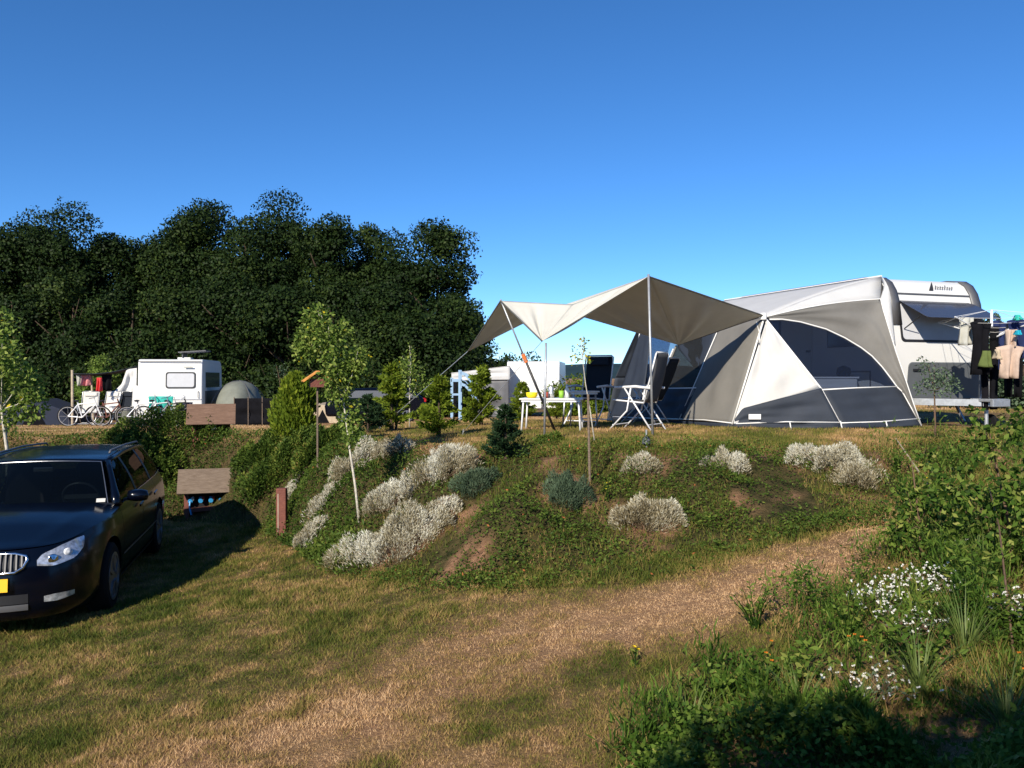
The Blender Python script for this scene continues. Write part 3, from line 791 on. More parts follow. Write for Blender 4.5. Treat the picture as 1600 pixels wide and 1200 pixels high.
set_on('cup', 'small red brown cup in the middle of the camping table', 'cup', 853, 12.7, tz,
       lambda: MB().lathe([(.0, 0), (.035, 0), (.04, .09), (.034, .09), (.03, .01), (0, .01)], n=16).build('cup', 'red_plastic', smooth=True))
set_on('coffee_pot', 'grey metal coffee pot beside the red brown cup', 'coffee pot', 861, 12.8, tz,
       lambda: MB().lathe([(.0, 0), (.05, 0), (.045, .08), (.035, .1), (.05, .15), (.02, .18), (.012, .2), (0, .2)], n=14).build('coffee_pot', 'aluminium', smooth=True))
set_on('beaker', 'light green beaker at the right of the camping table', 'beaker', 877, 12.7, tz,
       lambda: MB().lathe([(.0, 0), (.035, 0), (.04, .11), (.034, .11), (.03, .01), (0, .01)], n=16).build('beaker', 'green_plastic', smooth=True))
set_on('bottle', 'white bottle standing next to the light green beaker', 'bottle', 886, 12.75, tz,
       lambda: MB().lathe([(.0, 0), (.035, 0), (.036, .12), (.014, .17), (.014, .21), (0, .21)], n=16).build('bottle', 'white_tube', smooth=True))

def camping_chair(label, x, y, rz_, frame='white_tube', cloth_='mesh_cloth', tilt=14, group='high backed folding camping chairs'):
    """faces +x; seat .45 high, back 1.15"""
    t = thing('camping_chair', label, 'chair', (x, y, Hs(x, y)), rz_, group)
    s = math.sin(rad(tilt)); c = math.cos(rad(tilt)); hw = .27
    b0 = Vector((-.22, 0, .42)); bt = b0+Vector((-s*.78, 0, c*.78))
    fr_ = MB()
    for sy in (-hw, hw):
        fr_.tube([(b0.x, sy, b0.z), (bt.x, sy, bt.z-.03), (bt.x, sy*.85, bt.z)], .013, 8)
        fr_.tube([(b0.x, sy, b0.z), (.27, sy, .46)], .013, 8)
    fr_.tube([(bt.x, -hw*.85, bt.z), (bt.x, hw*.85, bt.z)], .013, 8)
    fr_.tube([(.27, -hw, .46), (.27, hw, .46)], .013, 8)
    fr_.build('frame', frame, t, smooth=True)
    G_ = []
    for i in range(12):
        v = i/11; p = b0.lerp(bt, v*.97+.01)
        G_.append([(p.x-.03*math.sin(math.pi*v)*1-.02*math.cos(yy*5.2), yy, p.z) for yy in np.linspace(-hw+.02, hw-.02, 9)])
    MB().grid(G_).build('backrest', cloth_, t, smooth=True, solid=.008)
    MB().box((bt.x+.03, 0, bt.z-.10), (.05, .40, .14), ry=-rad(tilt)).build('headrest', cloth_, t, bevel=.02)
    G_ = [[(xx, yy, .45-.03*math.cos(yy*5.2)+.04*(xx+.2)) for yy in np.linspace(-hw+.02, hw-.02, 9)] for xx in np.linspace(-.21, .26, 8)]
    MB().grid(G_).build('seat', cloth_, t, smooth=True, solid=.008)
    for sy in (-hw-.03, hw+.03):
        MB().tube([(-.34, sy, .64), (-.1, sy, .665), (.24, sy, .65)], [.018, .022, .018], 8).build('armrest', frame, t, smooth=True)
        MB().tube([(.08, sy, .64), (-.36, sy, -.01)], .013, 8).build('leg', frame, t, smooth=True)
        MB().tube([(-.02, sy, .64), (.04, sy, .3), (.34, sy, -.01)], .013, 8).build('leg', frame, t, smooth=True)
    MB().tube([(-.30, -hw-.03, .09), (-.30, hw+.03, .09)], .010, 6).build('stretcher', frame, t)
    MB().tube([(.27, -hw-.03, .08), (.27, hw+.03, .08)], .010, 6).build('stretcher', frame, t)
    return t
camping_chair('white framed camping chair with grey mesh back behind the main sail pole', 1.92, 12.8, rad(150))
camping_chair('dark camping chair with tall black back right of the white table', 1.30, 14.1, rad(-125), 'white_tube', 'sling_dark', 12)
camping_chair('dark camping chair with white frame half hidden between the mesh chair and the awning skirt', 2.25, 14.2, rad(150), 'aluminium', 'sling_dark', 24)
# stake, post, thin pole
x, y = G(922, 752)
st = thing('plant_stake', 'thin grey wooden stake standing on the bank before the white table', 'stake', (x, y, Hs(x, y)))
MB().tube([(.0, 0, -.1), (-.02, 0, .88)], [.014, .012], 7).build('stake', 'weathered_wood', st)
x, y = G(440, 834)
po = thing('marker_post', 'short red brown wooden post at the foot of the bank', 'post', (x, y, Hs(x, y)))
MB().box((0, 0, .27), (.13, .10, .66)).build('post', 'red_wood', po, bevel=.01)
MB().box((-.035, -.053, .28), (.012, .006, .5)).build('cable_strip', 'beige_cloth', po)
x, y = G(496, 730)
bh = thing('bird_house', 'small orange roofed bird house on a thin pole at the bank edge', 'bird house', (x, y, Hs(x, y)), rad(20))
D_ = y; top = (730-603)/FPX*D_
MB().tube([(0, 0, -.1), (0, 0, top)], .013, 6).build('pole', 'weathered_wood', bh)
MB().box((0, 0, top+.04), (.20, .16, .11)).build('box', 'red_wood', bh)
MB().lathe([(.0, -.01), (.02, 0), (.0, .012)], (0.03, -.075, top+.05), 'Y', 10).build('entrance_hole', 'black_plastic', bh)
rf = MB()
for s_ in (-1, 1): rf.bar((s_*.20, 0, top+.06), (0, 0, top+.20), .28, .016, up=(0, 0, 1))
rf.build('roof', 'roof_orange', bh)

# power hookup boxes with shingle roofs
def hookup(label, px, py, D, sc_, sockets=True):
    x = (px-800)/FPX*D; z = Hs(x, D)-(.05 if sockets else 0)
    t = thing('power_hookup_box', label, 'hookup box', (x, D, z), rad(17), 'roofed power hookup boxes'); s = sc_
    for sx in (-1, 1): MB().box((sx*.30*s, 0, .10*s), (.07*s, .09*s, .5*s)).build('leg', 'red_wood', t)
    MB().box((0, .07*s, .22*s), (.60*s, .05*s, .30*s)).build('back_board', 'dark_interior' if sockets else 'red_wood', t)
    MB().box((.02*s, -.03*s, .06*s), (.56*s, .12*s, .06*s), ry=rad(-4)).build('sill', 'red_wood', t, bevel=.006)
    G_ = MB()
    for k in range(4):
        y0 = -.17*s+k*.075*s; zz = .375*s+k*.088*s
        nb = 1
        for j in range(nb):
            x0 = (-.44+.88*j/nb)*s
            G_.box((x0+.88*s/nb/2, y0, zz+random.uniform(-.004, .004)), (.86*s, .125*s, .016*s), rx=rad(50))
    G_.build('roof', 'weathered_wood' if sockets else 'brown_plank', t)
    MB().box((0, -.03*s, .49*s), (.80*s, .40*s, .02*s), rx=rad(52)).build('roof_board', 'weathered_wood', t)
    if sockets:
        for k in range(4):
            c_ = MB().tube([(-.24*s+k*.155*s, .04*s, .22*s), (-.24*s+k*.155*s, -.06*s, .19*s)], .036*s, 12).build('socket', 'socket_blue', t)
            MB().tube([(-.205*s+k*.155*s, -.0*s, .24*s), (-.205*s+k*.155*s, -.05*s, .22*s)], .022*s, 8).build('plug', 'red_plastic' if k else 'white_tube', c_)
        MB().tube([(-.24*s, -.06*s, .19*s), (-.25*s, -.09*s, .10*s), (-.22*s, -.10*s, -.02*s)], .014*s, 6).build('cable', 'socket_blue', t)
    else:
        MB().box((.08*s, -.10*s, .24*s), (.13*s, .01, .05*s)).build('number_plate', 'white_cloth', t)
    return t
hookup('weathered hookup box with four blue sockets at the bank foot', 322, 795, 13.4, 1.0)
hookup('brown planked hookup box up on the bank edge', 330, 680, 14.75, .95, False)

# ------------------------------------------------------------------ navy estate car
CAR_F = math.atan2(-.968, .25)
car = thing('estate_car', 'dark navy estate car with chrome grille and yellow number plate parked on the grass', 'car', (-5.15, 9.36, Hs(-4.7, 9.0)-.005), CAR_F)
plan = [(2.42, 0), (2.40, .30), (2.32, .56), (2.16, .74), (1.92, .85), (1.5, .905), (.5, .915), (-.8, .915), (-1.6, .90), (-2.08, .85), (-2.34, .70), (-2.43, .4), (-2.44, 0)]
def catmull(pts, n):
    P_ = np.array([pts[0]]+list(pts)+[pts[-1]], float); P_[0] = 2*P_[1]-P_[2] if pts[0][1] != 0 else P_[2]*np.array([1, -1]); P_[-1] = P_[-3]*np.array([1, -1])
    out = []
    for i in range(1, len(P_)-2):
        for k in range(n):
            t_ = k/n; a, b_, c_, d_ = P_[i-1:i+3]
            out.append(.5*((2*b_)+(-a+c_)*t_+(2*a-5*b_+4*c_-d_)*t_**2+(-a+3*b_-3*c_+d_)*t_**3))
    out.append(P_[-2]); return np.array(out)
pc = catmull(plan, 16)
sl_ = np.concatenate([[0], np.cumsum(np.hypot(*np.diff(pc, axis=0).T))]); ST = sl_[-1]
def S0(s):
    x = np.interp(s, sl_, pc[:, 0]); y = np.interp(s, sl_, pc[:, 1]); e = .02
    dx = np.interp(s+e, sl_, pc[:, 0])-np.interp(s-e, sl_, pc[:, 0]); dy = np.interp(s+e, sl_, pc[:, 1])-np.interp(s-e, sl_, pc[:, 1])
    if s < e: dx, dy = 0, 1
    if s > ST-e: dx, dy = 0, -1
    l = math.hypot(dx, dy); return x, y, dy/l, -dx/l
def zt(x): return float(np.interp(x, [-2.44, -1.5, 0, .85, 1.42, 1.8, 2.15, 2.45], [1.04, 1.01, .99, .965, .93, .885, .82, .775]))
def off(s, z):
    x = np.interp(s, sl_, pc[:, 0])
    side = np.interp(z, [.16, .22, .34, .5, .62, .70, .80, .9, 1.0, 1.05], [.10, .05, .015, .006, 0, .004, .012, .03, .075, .10])
    frn = np.interp(z, [.16, .22, .30, .46, .56, .66, .74, .80, .9], [.10, .03, .0, .0, .012, .03, .07, .10, .17])
    k = float(sstep(1.3, 2.25, x)); return side*(1-k)+frn*k
def S(s, z, o=0.0):
    x, y, nx, ny = S0(s); f = off(s, z)-o
    return (x-nx*f, y-ny*f, z)
AX_ = (1.50, -1.27)
def s_of_x(xv): return float(np.interp(-xv, -pc[:, 0], sl_))
sA = [(s_of_x(a+.385), s_of_x(a-.385), a) for a in AX_]
def zb(s):
    x = float(np.interp(s, sl_, pc[:, 0])); z0 = .20 if x < 1.9 else float(np.interp(x, [1.9, 2.42], [.20, .17]))
    return z0
def panel(s0, s1, zlo, zhi, o=0.0, ns=24, nz=14, both=True):
    mb_ = MB()
    for sg in ((1, -1) if both else (1,)):
        G_ = []
        for i in range(ns+1):
            s = s0+(s1-s0)*i/ns; lo = zlo(s) if callable(zlo) else zlo; hi = zhi(s) if callable(zhi) else zhi
            row = []
            for j in range(nz+1):
                p = S(s, lo+(hi-lo)*j/nz, o); row.append((p[0], p[1]*sg, p[2]))
            G_.append(row)
        mb_.grid(G_)
    return mb_
ztop = lambda s: zt(float(np.interp(s, sl_, pc[:, 0])))
def zarch(s):
    x = float(np.interp(s, sl_, pc[:, 0])); z = zb(s)
    for a in AX_:
        d = abs(x-a)
        if d < .386: z = max(z, .335+math.sqrt(max(0, .386**2-d*d)))
    return z
# door gaps: s positions
sF0, sD1, sD2, sD3 = s_of_x(1.02), s_of_x(-.08), s_of_x(-1.10), ST
gp = .006
body = panel(0, sA[0][0], zb, ztop, ns=44)                      # bumper and front corner
rq = MB()
def addp(mb_, other): mb_.add(other.v, other.f)
addp(body, panel(sA[0][0], sA[0][1], zarch, ztop, ns=40)); addp(body, panel(sA[0][1], sF0-gp, zb, ztop, ns=6))
addp(rq, panel(sD2+gp, sA[1][0], zb, ztop, ns=4)) if sD2+gp < sA[1][0] else None
addp(rq, panel(max(sD2+gp, sA[1][0]), sA[1][1], zarch, ztop, ns=40)); addp(rq, panel(sA[1][1], ST, zb, ztop, ns=40))
# wheel arch inner lips
for a in AX_:
    for sg in (1, -1):
        G_ = []
        for k in range(25):
            an = rad(-8+196*k/24); x = a+.386*math.cos(an); z = .335+.386*math.sin(an); s = s_of_x(x)
            p = S(s, max(z, .2)); G_.append([(x, p[1]*sg, z), (x, (p[1]-.05)*sg, z), (x, (p[1]-.32)*sg, z)])
        (body if a > 0 else rq).grid(G_)
rq.build('rear_quarter', 'car_paint', car, smooth=True, auto=True, weld=.004)
bodyo = body.build('body', 'car_paint', car, smooth=True, auto=True, weld=.004)
for i_, (a, b_) in enumerate(((sF0, sD1), (sD1, sD2))):
    lo = (lambda s: max(.24, zarch(s) if zarch(s) > .3 else .24))
    hx = (-.02+.13, -1.0+.13)[i_]
    for sg in (1, -1):
        pd_ = panel(a+gp, b_-gp, lo, ztop, ns=20, both=False); pd_.v = [(v[0], v[1]*sg, v[2]) for v in pd_.v]
        d = pd_.build('door_panel', 'car_paint', car, smooth=True, auto=True)
        p = S(s_of_x(hx), .84, .03); MB().bar((hx+.09, p[1]*sg, .84), (hx-.09, p[1]*sg, .855), .018, .03).build('door_handle', 'car_paint', d)
for sg in (1, -1):
    for (a, b_, c_, d_, nm_, m_) in ((sF0-.03, sA[1][0], .20, .26, 'sill_trim', 'black_plastic'), (sF0-.03, sD2, .455, .475, 'door_moulding', 'trim_grey')):
        q_ = panel(a, b_, c_, d_, .011, 20, 2, both=False); q_.v = [(v[0], v[1]*sg, v[2]) for v in q_.v]; q_.build(nm_, m_, car)
# hood
hb_ = MB()
nodes = [s for s in np.linspace(0, s_of_x(.98), 40)]
def hoodz(x, fy): return zt(x)+(.075*float(sstep(2.42, 1.5, x))+.010)*(1-fy*fy)**.8+ .012*math.exp(-((fy-.72)/.08)**2)*float(sstep(2.3, 1.8, x))
G_ = []
for s in nodes:
    e = S(s, ztop(s)); row = []
    for j in range(-12, 13):
        fy = j/12; row.append((e[0]+(.05*(1-fy*fy) if e[0] < 1.3 else 0)*(1-(e[0]-.9)/.5 if e[0] < 1.4 else 0), e[1]*fy, hoodz(e[0], abs(fy))-.003))
    G_.append(row)
MB().grid(G_).build('hood', 'car_paint', car, smooth=True)
# greenhouse
def belt(x): p = S(s_of_x(x), zt(x)); return Vector((x, p[1]-.012, zt(x)))
def rail(x):
    return Vector((x, float(np.interp(x, [-2.1, -1.4, .0, .35], [.56, .605, .625, .605])), float(np.interp(x, [-2.25, -1.9, -1.2, -.4, .1, .35], [1.33, 1.40, 1.445, 1.452, 1.43, 1.395]))))
def cr(fy, x): return .035*(1-fy*fy)*float(sstep(-2.3, -1.5, x)*.6+.4)
xr = np.linspace(.33, -2.12, 26)
G_ = []
for x in xr:
    r_ = rail(x); fr0 = float(sstep(-.1, .35, x)); row = []
    for j in range(-12, 13):
        fy = j/12; row.append((x+.13*(1-fy*fy)*fr0-.10*(1-fy*fy)*float(sstep(-1.7, -2.12, x)), r_.y*fy, r_.z+cr(fy, x)))
    G_.append(row)
roofg = G_
MB().grid(G_).build('roof', 'car_paint', car, smooth=True, solid=.012)
# windscreen
bot = [(1.10-.20*(j/12)**2-.02, .80*(j/12), .985+.035*(1-(j/12)**2)) for j in range(-12, 13)]
topc = roofg[0]
def ruled(A, B, k, bow=0.0, inset=(0, 0)):
    G_ = []
    for i in range(k+1):
        v = inset[0]+(1-inset[0]-inset[1])*i/k
        G_.append([tuple(Vector(a).lerp(Vector(b_), v)+Vector((.25, 0, 1)).normalized()*bow*math.sin(v*math.pi)) for a, b_ in zip(A, B)])
    return G_
ws = MB().grid([r[1:-1] for r in ruled(bot, topc, 12, .03)]).build('windshield', 'car_glass', car, smooth=True)
tr_ = MB(); rr_ = ruled(bot, topc, 12, .034)
tr_.tube([r[23] for r in rr_]+[r for r in rr_[-1][1:-1]][::-1]+[r[1] for r in rr_][::-1], .006, 5)
tr_.build('windshield_trim', 'alloy', ws)  # light strip stands in for the reflection along the windshield edge
MB().grid([r for r in ruled(bot, [Vector(b_)+Vector((.11, 0, -.02)) for b_ in bot], 2)]).build('cowl', 'black_plastic', car)
# pillars
def pillar(pts, wd, name):
    for sg in (1, -1):
        MB().tube([(p[0], p[1]*sg, p[2]) for p in pts], wd, 8).build(name, 'car_paint', car, smooth=True)
bp_ = [Vector((.90, .815, .96))]+[Vector(bot[-1]).lerp(Vector(topc[-1]), k/6)+Vector((0, .012, .022*math.sin(k/6*math.pi))) for k in range(1, 7)]
pillar(bp_, [.05, .045, .036, .032, .030, .030, .034], 'a_pillar'.replace('a_', 'front_'))
pillar([rail(x)+Vector((0, .0, -.005)) for x in np.linspace(.33, -2.1, 12)], .030, 'roof_edge')
def sidepatch(xb0, xb1, xt0, xt1, name, m, inset=.0, o_=0.0, n=10, smooth=True):
    for sg in (1, -1):
        mb_ = MB()
        G_ = []
        for i in range(n+1):
            a = belt(xb0+(xb1-xb0)*i/n); b_ = rail(xt0+(xt1-xt0)*i/n); row = []
            for j in range(7):
                p = a.lerp(b_, j/6); p.y += .02*math.sin(j/6*math.pi)+o_; row.append((p.x, p.y*sg, p.z))
            G_.append(row)
        mb_.grid(G_).build(name, m, car, smooth=True)
sidepatch(.80, -.02, .22, -.06, 'side_window', 'car_glass'); sidepatch(-.10, -1.02, -.14, -1.0, 'side_window', 'car_glass')
sidepatch(-1.12, -1.95, -1.08, -1.80, 'side_window', 'car_glass')
sidepatch(-.02, -.10, -.06, -.14, 'door_pillar', 'black_plastic', o_=.004, n=2); sidepatch(-1.02, -1.12, -1.0, -1.08, 'door_pillar', 'black_plastic', o_=.004, n=2)
sidepatch(-1.95, -2.33, -1.80, -2.12, 'rear_pillar', 'car_paint', o_=.004, n=4)
for sg in (1, -1): MB().tube([(x, (belt(x).y+.012)*sg, zt(x)+.008) for x in np.linspace(.80, -1.95, 12)], .007, 5).build('window_trim', 'chrome', car)
rb = [Vector((-2.34, .74*j/12, 1.03)) for j in range(-12, 13)]
MB().grid(ruled(rb, roofg[-1], 6, .0)).build('rear_window', 'car_glass', car, smooth=True)
MB().grid(ruled([Vector((-2.42+.1*(abs(j)/12)**2, .82*j/12, .95)) for j in range(-12, 13)], rb, 2)).build('tailgate', 'car_paint', car, smooth=True)
for sg in (1, -1):
    MB().tube([(.0, .57*sg, 1.475), (-.06, .57*sg, 1.50), (-.9, .575*sg, 1.505), (-1.75, .55*sg, 1.475), (-1.82, .55*sg, 1.45)], .014, 6).build('roof_rail', 'trim_grey', car, smooth=True)
    mr_ = MB().lathe([(.0, -.11), (.06, -.10), (.075, -.04), (.078, .04), (.06, .10), (0, .115)], (0, 0, 0), 'Y', 16)
    mr_.v = [(v[0]*.95+.66, (v[1]*.95+.98)*sg, v[2]*.9+1.03) for v in mr_.v]
    mo = mr_.build('mirror', 'car_paint', car, smooth=True)
    MB().bar((.66, .84*sg, .985), (.66, .93*sg, 1.0), .06, .03).build('mirror_foot', 'black_plastic', mo)
# grille, lights, plate on the front
def onfront(pts, o=.008):
    return [S(s, z, o) for s, z in pts]
gz = [(0, .765), (.30, .755), (.385, .73), (.395, .70), (.36, .635), (.30, .60), (.0, .59)]
gr_poly = [(s, z) for s, z in gz]
def mir(p, sg): return (p[0], p[1]*sg, p[2])
gg = MB()
for sg in (1, -1):
    G_ = []
    for i in range(13):
        s = .39*i/12; hi = float(np.interp(s, [0, .30, .385, .395], [.765, .755, .73, .70])); lo = float(np.interp(s, [0, .30, .36, .395], [.59, .60, .635, .695]))
        G_.append([mir(S(s, lo+(hi-lo)*j/4, .004), sg) for j in range(5)])
    gg.grid(G_)
gro = gg.build('grille', 'black_plastic', car, weld=.003)
sr = MB(); br = MB()
for sg in (1, -1):
    sr.tube([mir(S(s, z, .012), sg) for s, z in gz], .014, 8)
    for k in range(9):
        s = .02+.042*k; hi = float(np.interp(s, [0, .30, .385, .395], [.76, .75, .725, .70])); lo = float(np.interp(s, [0, .30, .36, .395], [.60, .61, .645, .695]))
        br.bar(mir(S(s, lo, .012), sg), mir(S(s, hi, .012), sg), .012, .03, up=(1, 0, 0))
sr.build('grille_surround', 'chrome', gro, smooth=True); br.build('grille_bar', 'trim_grey', gro)
def patch_poly(poly, o, n=14):
    """(s,z) outline given as upper and lower edge functions"""
    up, lo = poly; mb_ = []
    s0, s1 = up[0][0], up[-1][0]; G_ = []
    for i in range(n+1):
        s = s0+(s1-s0)*i/n; hi = float(np.interp(s, *zip(*up))); l_ = float(np.interp(s, *zip(*lo)))
        G_.append([S(s, l_+(hi-l_)*j/5, o*min(1, 3*i/n+.2, 3*(n-i)/n+.2)) for j in range(6)])
    return G_
hl = ([(.47, .685), (.52, .735), (.70, .79), (.90, .825), (1.02, .83)], [(.47, .64), (.60, .625), (.80, .665), (.95, .74), (1.02, .82)])
for sg in (1, -1):
    mk = lambda G_: [[mir(p, sg) for p in r] for r in G_]
    h_ = MB().grid(mk(patch_poly(hl, .014))).build('headlight', 'headlight_glass', car, smooth=True)
    for (ss, zz, r_) in ((.60, .685, .042), (.75, .72, .038)):
        p = S(ss, zz, .004); a_ = S0(ss)
        mb_ = MB().lathe([(r_, .0), (r_*1.02, .018), (r_*.8, .02), (r_*.5, .026), (0, .03)], (0, 0, 0), 'X', 16)
        an = math.atan2(a_[3], a_[2]); R3 = Matrix.Rotation(an, 3, 'Z')
        mb_.v = [tuple(Vector(mir(tuple(R3 @ Vector(v)+Vector(p)), sg))) for v in mb_.v]
        mb_.build('lamp', 'chrome' if ss < .7 else 'white_tube', h_, smooth=True)
    MB().grid(mk(patch_poly(([(.52, .375), (.60, .385), (.78, .385)], [(.52, .325), (.62, .322), (.78, .345)]), .010))).build('fog_light', 'headlight_glass', car, smooth=True)
MB().grid([[S(s, z, .012) for z in (.27, .30, .325)] for s in np.linspace(0, .40, 10)]).grid([[mir(S(s, z, .012), -1) for z in (.27, .30, .325)] for s in np.linspace(0, .40, 10)]).build('bumper_lip', 'trim_grey', car, smooth=True, weld=.003)
MB().grid([[mir(S(s, z, .005), sg_) for z in (.33, .37, .41)] for s, sg_ in [(.40-.8*k/20 if k < 10 else 0, 1) for k in range(10)]]).build('lower_intake', 'black_plastic', car)
pln = [S(s, z, .02) for s, z in ((.26, .41), (.26, .52))]
plt_ = MB().prism([(2.445, -.26, .45), (2.445, .26, .45), (2.435, .26, .56), (2.435, -.26, .56)], (.008, 0, 0)).build('number_plate', 'plate_yellow', car)
MB().box((1.07, .70, 1.045), (.005, .085, .045), ry=rad(-35)).build('parking_sticker', 'white_cloth', ws)
# interior
MB().box((-.6, 0, .62), (3.1, 1.5, .1)).build('cabin_floor', 'dark_interior', car)
MB().box((.78, 0, .90), (.35, 1.45, .12)).build('dashboard', 'dark_interior', car, bevel=.04)
for sy in (-.36, .36):
    s_ = MB().box((-.35, sy, 1.02), (.14, .46, .62), ry=rad(-12)).build('seat', 'dark_interior', car, bevel=.05)
    MB().box((-.42, sy, 1.33), (.09, .26, .16)).build('headrest', 'dark_interior', s_, bevel=.03)
sw = MB(); sw.tube([(.38+.10*math.sin(a), .36+.18*math.cos(a), 1.0+.17*math.sin(a)) for a in np.linspace(0, 2*math.pi, 25)], .014, 6, cap=False)
sw.bar((.38, .19, 1.0), (.38, .53, 1.0), .03, .05).build('steering_wheel', 'trim_grey', car)
MB().box((.42, 0, 1.33), (.02, .20, .06)).build('rear_view_mirror', 'chrome', car, bevel=.01)
for a in AX_:
    for sg in (1, -1): rim_wheel(car, a, .885*sg, .335, .33, sg, 5, w=.21)
MB().box((-.0, 0, .24), (4.0, 1.3, .12)).build('underbody', 'dark_interior', car)

for o_ in [c for c in bpy.data.objects if c.parent == car or (c.parent and c.parent.parent == car)]:
    if o_.type == 'MESH' and not o_.name.startswith(('wheel', 'tyre', 'rim')):
        for v in o_.data.vertices:
            if v.co.z > .72: v.co.z = .72+(v.co.z-.72)*.92

# ------------------------------------------------------------------ trees
def crown_leaves(n, cx, cy, z0, z1, rx, ry, nclump, cr, seed, top=1.0, shape=1.0):
    """leaves gathered in clumps that fill an uneven crown"""
    rg = np.random.default_rng(seed)
    u = rg.normal(size=(nclump, 3)); u /= np.linalg.norm(u, axis=1)[:, None]
    rr = .30+.70*rg.random(nclump)**.40
    c_ = u*rr[:, None]; h = (z1-z0)/2
    zz = c_[:, 2]; taper = np.where(zz > 0, (1-.30*zz), 1-.10*np.abs(zz))
    cen = np.stack([cx+c_[:, 0]*rx*taper, cy+c_[:, 1]*ry*taper, z0+h+zz*h], 1)
    cs = cr*(.6+.8*rg.random(nclump)); tone = rg.random(nclump)
    k = rg.integers(0, nclump, n)
    d = rg.normal(size=(n, 3)); d[:, 2] += .35; d /= np.linalg.norm(d, axis=1)[:, None]
    lump = 1+.16*np.sin(d[:, 0]*7+k)*np.sin(d[:, 1]*6+k*2)+.12*np.sin(d[:, 2]*8+k)
    q = rg.random(n)**.25*lump
    pos = cen[k]+d*(q*cs[k])[:, None]*np.array([1.05, 1.05, .85])
    dirs = rg.normal(size=(n, 3))
    global _nrm
    _nrm = d*1.3+np.array([0, 0, .40])
    return pos, dirs, np.clip(.20+.35*tone[k]+.5*(rg.random(n)-.4), 0, 1), cen

def broad_tree(name, label, x, y, ht, rx, seed, n=17000, base=None, leaf=.30, m='oak_leaf', z0f=.10, group=None, nclump=85, cr=1.15, cat='tree'):
    z = Hs(x, y) if base is None else base
    t = thing(name, label, cat, (x, y, z), 0, group)
    rg = random.Random(seed)
    tb = MB(); top = (rg.uniform(-.4, .4), rg.uniform(-.4, .4), ht*.80)
    mid_ = (top[0]*.3, top[1]*.3, ht*.35)
    tb.tube([(0, 0, -.2), (0.05, 0, ht*.1), mid_, top], [ht*.028, ht*.024, ht*.017, ht*.004], 9)
    for k in range(9):
        a = rg.random()*6.28; h0 = ht*rg.uniform(.18, .6); l = rx*rg.uniform(.5, .85)
        p0 = (top[0]*.3, top[1]*.3, h0)
        tb.tube([p0, (p0[0]+math.cos(a)*l*.5, p0[1]+math.sin(a)*l*.5, h0+l*.35), (p0[0]+math.cos(a)*l, p0[1]+math.sin(a)*l, h0+l*.8)], [ht*.011, ht*.007, ht*.002], 6)
    tb.build('trunk', 'bark', t, smooth=True)
    pos, dr, tone, _ = crown_leaves(n, x, y, z+ht*z0f, z+ht-.5*cr, rx, rx*.9, nclump, cr, seed)
    leaf_object('crown', pos, dr, leaf*rng.uniform(.5, 1.3, len(pos)), leaf*.62, tone, m, t, nrm=_nrm)
    return t

# the dark wood edge behind the camp: each oak on its own
oaks = [  # px of trunk, px y of top, depth, crown radius m, words
    (8, 336, 50, 3.2, 'dark oak at the left end of the wood edge'), (62, 344, 52, 3.0, 'dark oak left of the pointed one near the left end'),
    (118, 320, 50, 3.1, 'dark oak with a pointed top near the left end'), (182, 350, 51, 3.0, 'lower dark oak right of the pointed one'),
    (236, 350, 53, 2.8, 'dark oak rising above the small caravan awning'), (280, 328, 51, 2.7, 'narrow dark oak behind the small caravan roof'),
    (333, 322, 53, 3.0, 'dark oak just left of the tallest one'), (388, 297, 50, 3.3, 'tallest dark oak in the middle of the wood edge'),
    (438, 306, 53, 3.1, 'tall dark oak right beside the tallest one'), (512, 328, 50, 3.2, 'tall dark oak behind the top of the young birch'),
    (566, 352, 53, 2.9, 'dark oak right of the young birch top'), (620, 364, 51, 2.7, 'lower dark oak left of the rounded end tree'),
    (684, 349, 50, 2.85, 'rounded dark oak ending the wood on the right'), (698, 455, 44, 1.7, 'low spreading oak in front of the rounded end tree'),
    (30, 430, 45, 2.9, 'shorter oak in front of the left end of the wood'), (110, 430, 45, 2.9, 'shorter oak under the pointed top'),
    (200, 440, 44, 2.9, 'shorter oak behind the canopy poles'), (290, 440, 46, 2.9, 'shorter oak behind the small caravan'),
    (370, 430, 45, 2.9, 'shorter oak behind the dome tent'), (450, 430, 45, 2.9, 'shorter oak left of the young birch top'),
    (530, 440, 45, 2.8, 'shorter oak right behind the young birch'), (600, 450, 45, 2.7, 'shorter oak behind the dark parked car'), (655, 470, 44, 2.3, 'low dense oak under the right part of the wood')]
for i, (px, py, D, r_, lb) in enumerate(oaks):
    x = (px-800)/FPX*D; zb_ = Hs(x, D); ht = EYE+(590-py)/FPX*D-zb_
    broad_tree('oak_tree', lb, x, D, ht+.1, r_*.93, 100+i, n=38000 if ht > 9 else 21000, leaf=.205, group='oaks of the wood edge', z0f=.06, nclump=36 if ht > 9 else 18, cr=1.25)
for i, (px, py, D, r_) in enumerate([(20, 560, 41, 2.6), (95, 575, 41, 2.4), (190, 560, 42, 2.5), (250, 570, 42, 2.4), (350, 575, 42, 2.6), (430, 585, 41, 2.3), (520, 580, 41, 2.5), (590, 575, 41, 2.5), (660, 570, 42, 2.4), (740, 566, 43, 1.7)]):
    x = (px-800)/FPX*D; zb_ = Hs(x, D)
    lbs = ['far left', 'left of the awning poles', 'behind the white windbreak', 'behind the small caravan', 'behind the dome tent', 'behind the dark windbreak', 'behind the birch sapling', 'behind the dark parked car', 'right of the dark parked car', 'at the right end of the wood']
    broad_tree('understorey_shrub', 'dense dark shrub under the oaks, '+lbs[i], x, D, EYE+(590-py)/FPX*D-zb_, r_, 300+i, n=7500, leaf=.20, z0f=-.1, group='shrubs under the oaks', nclump=26, cr=.9, cat='shrub')
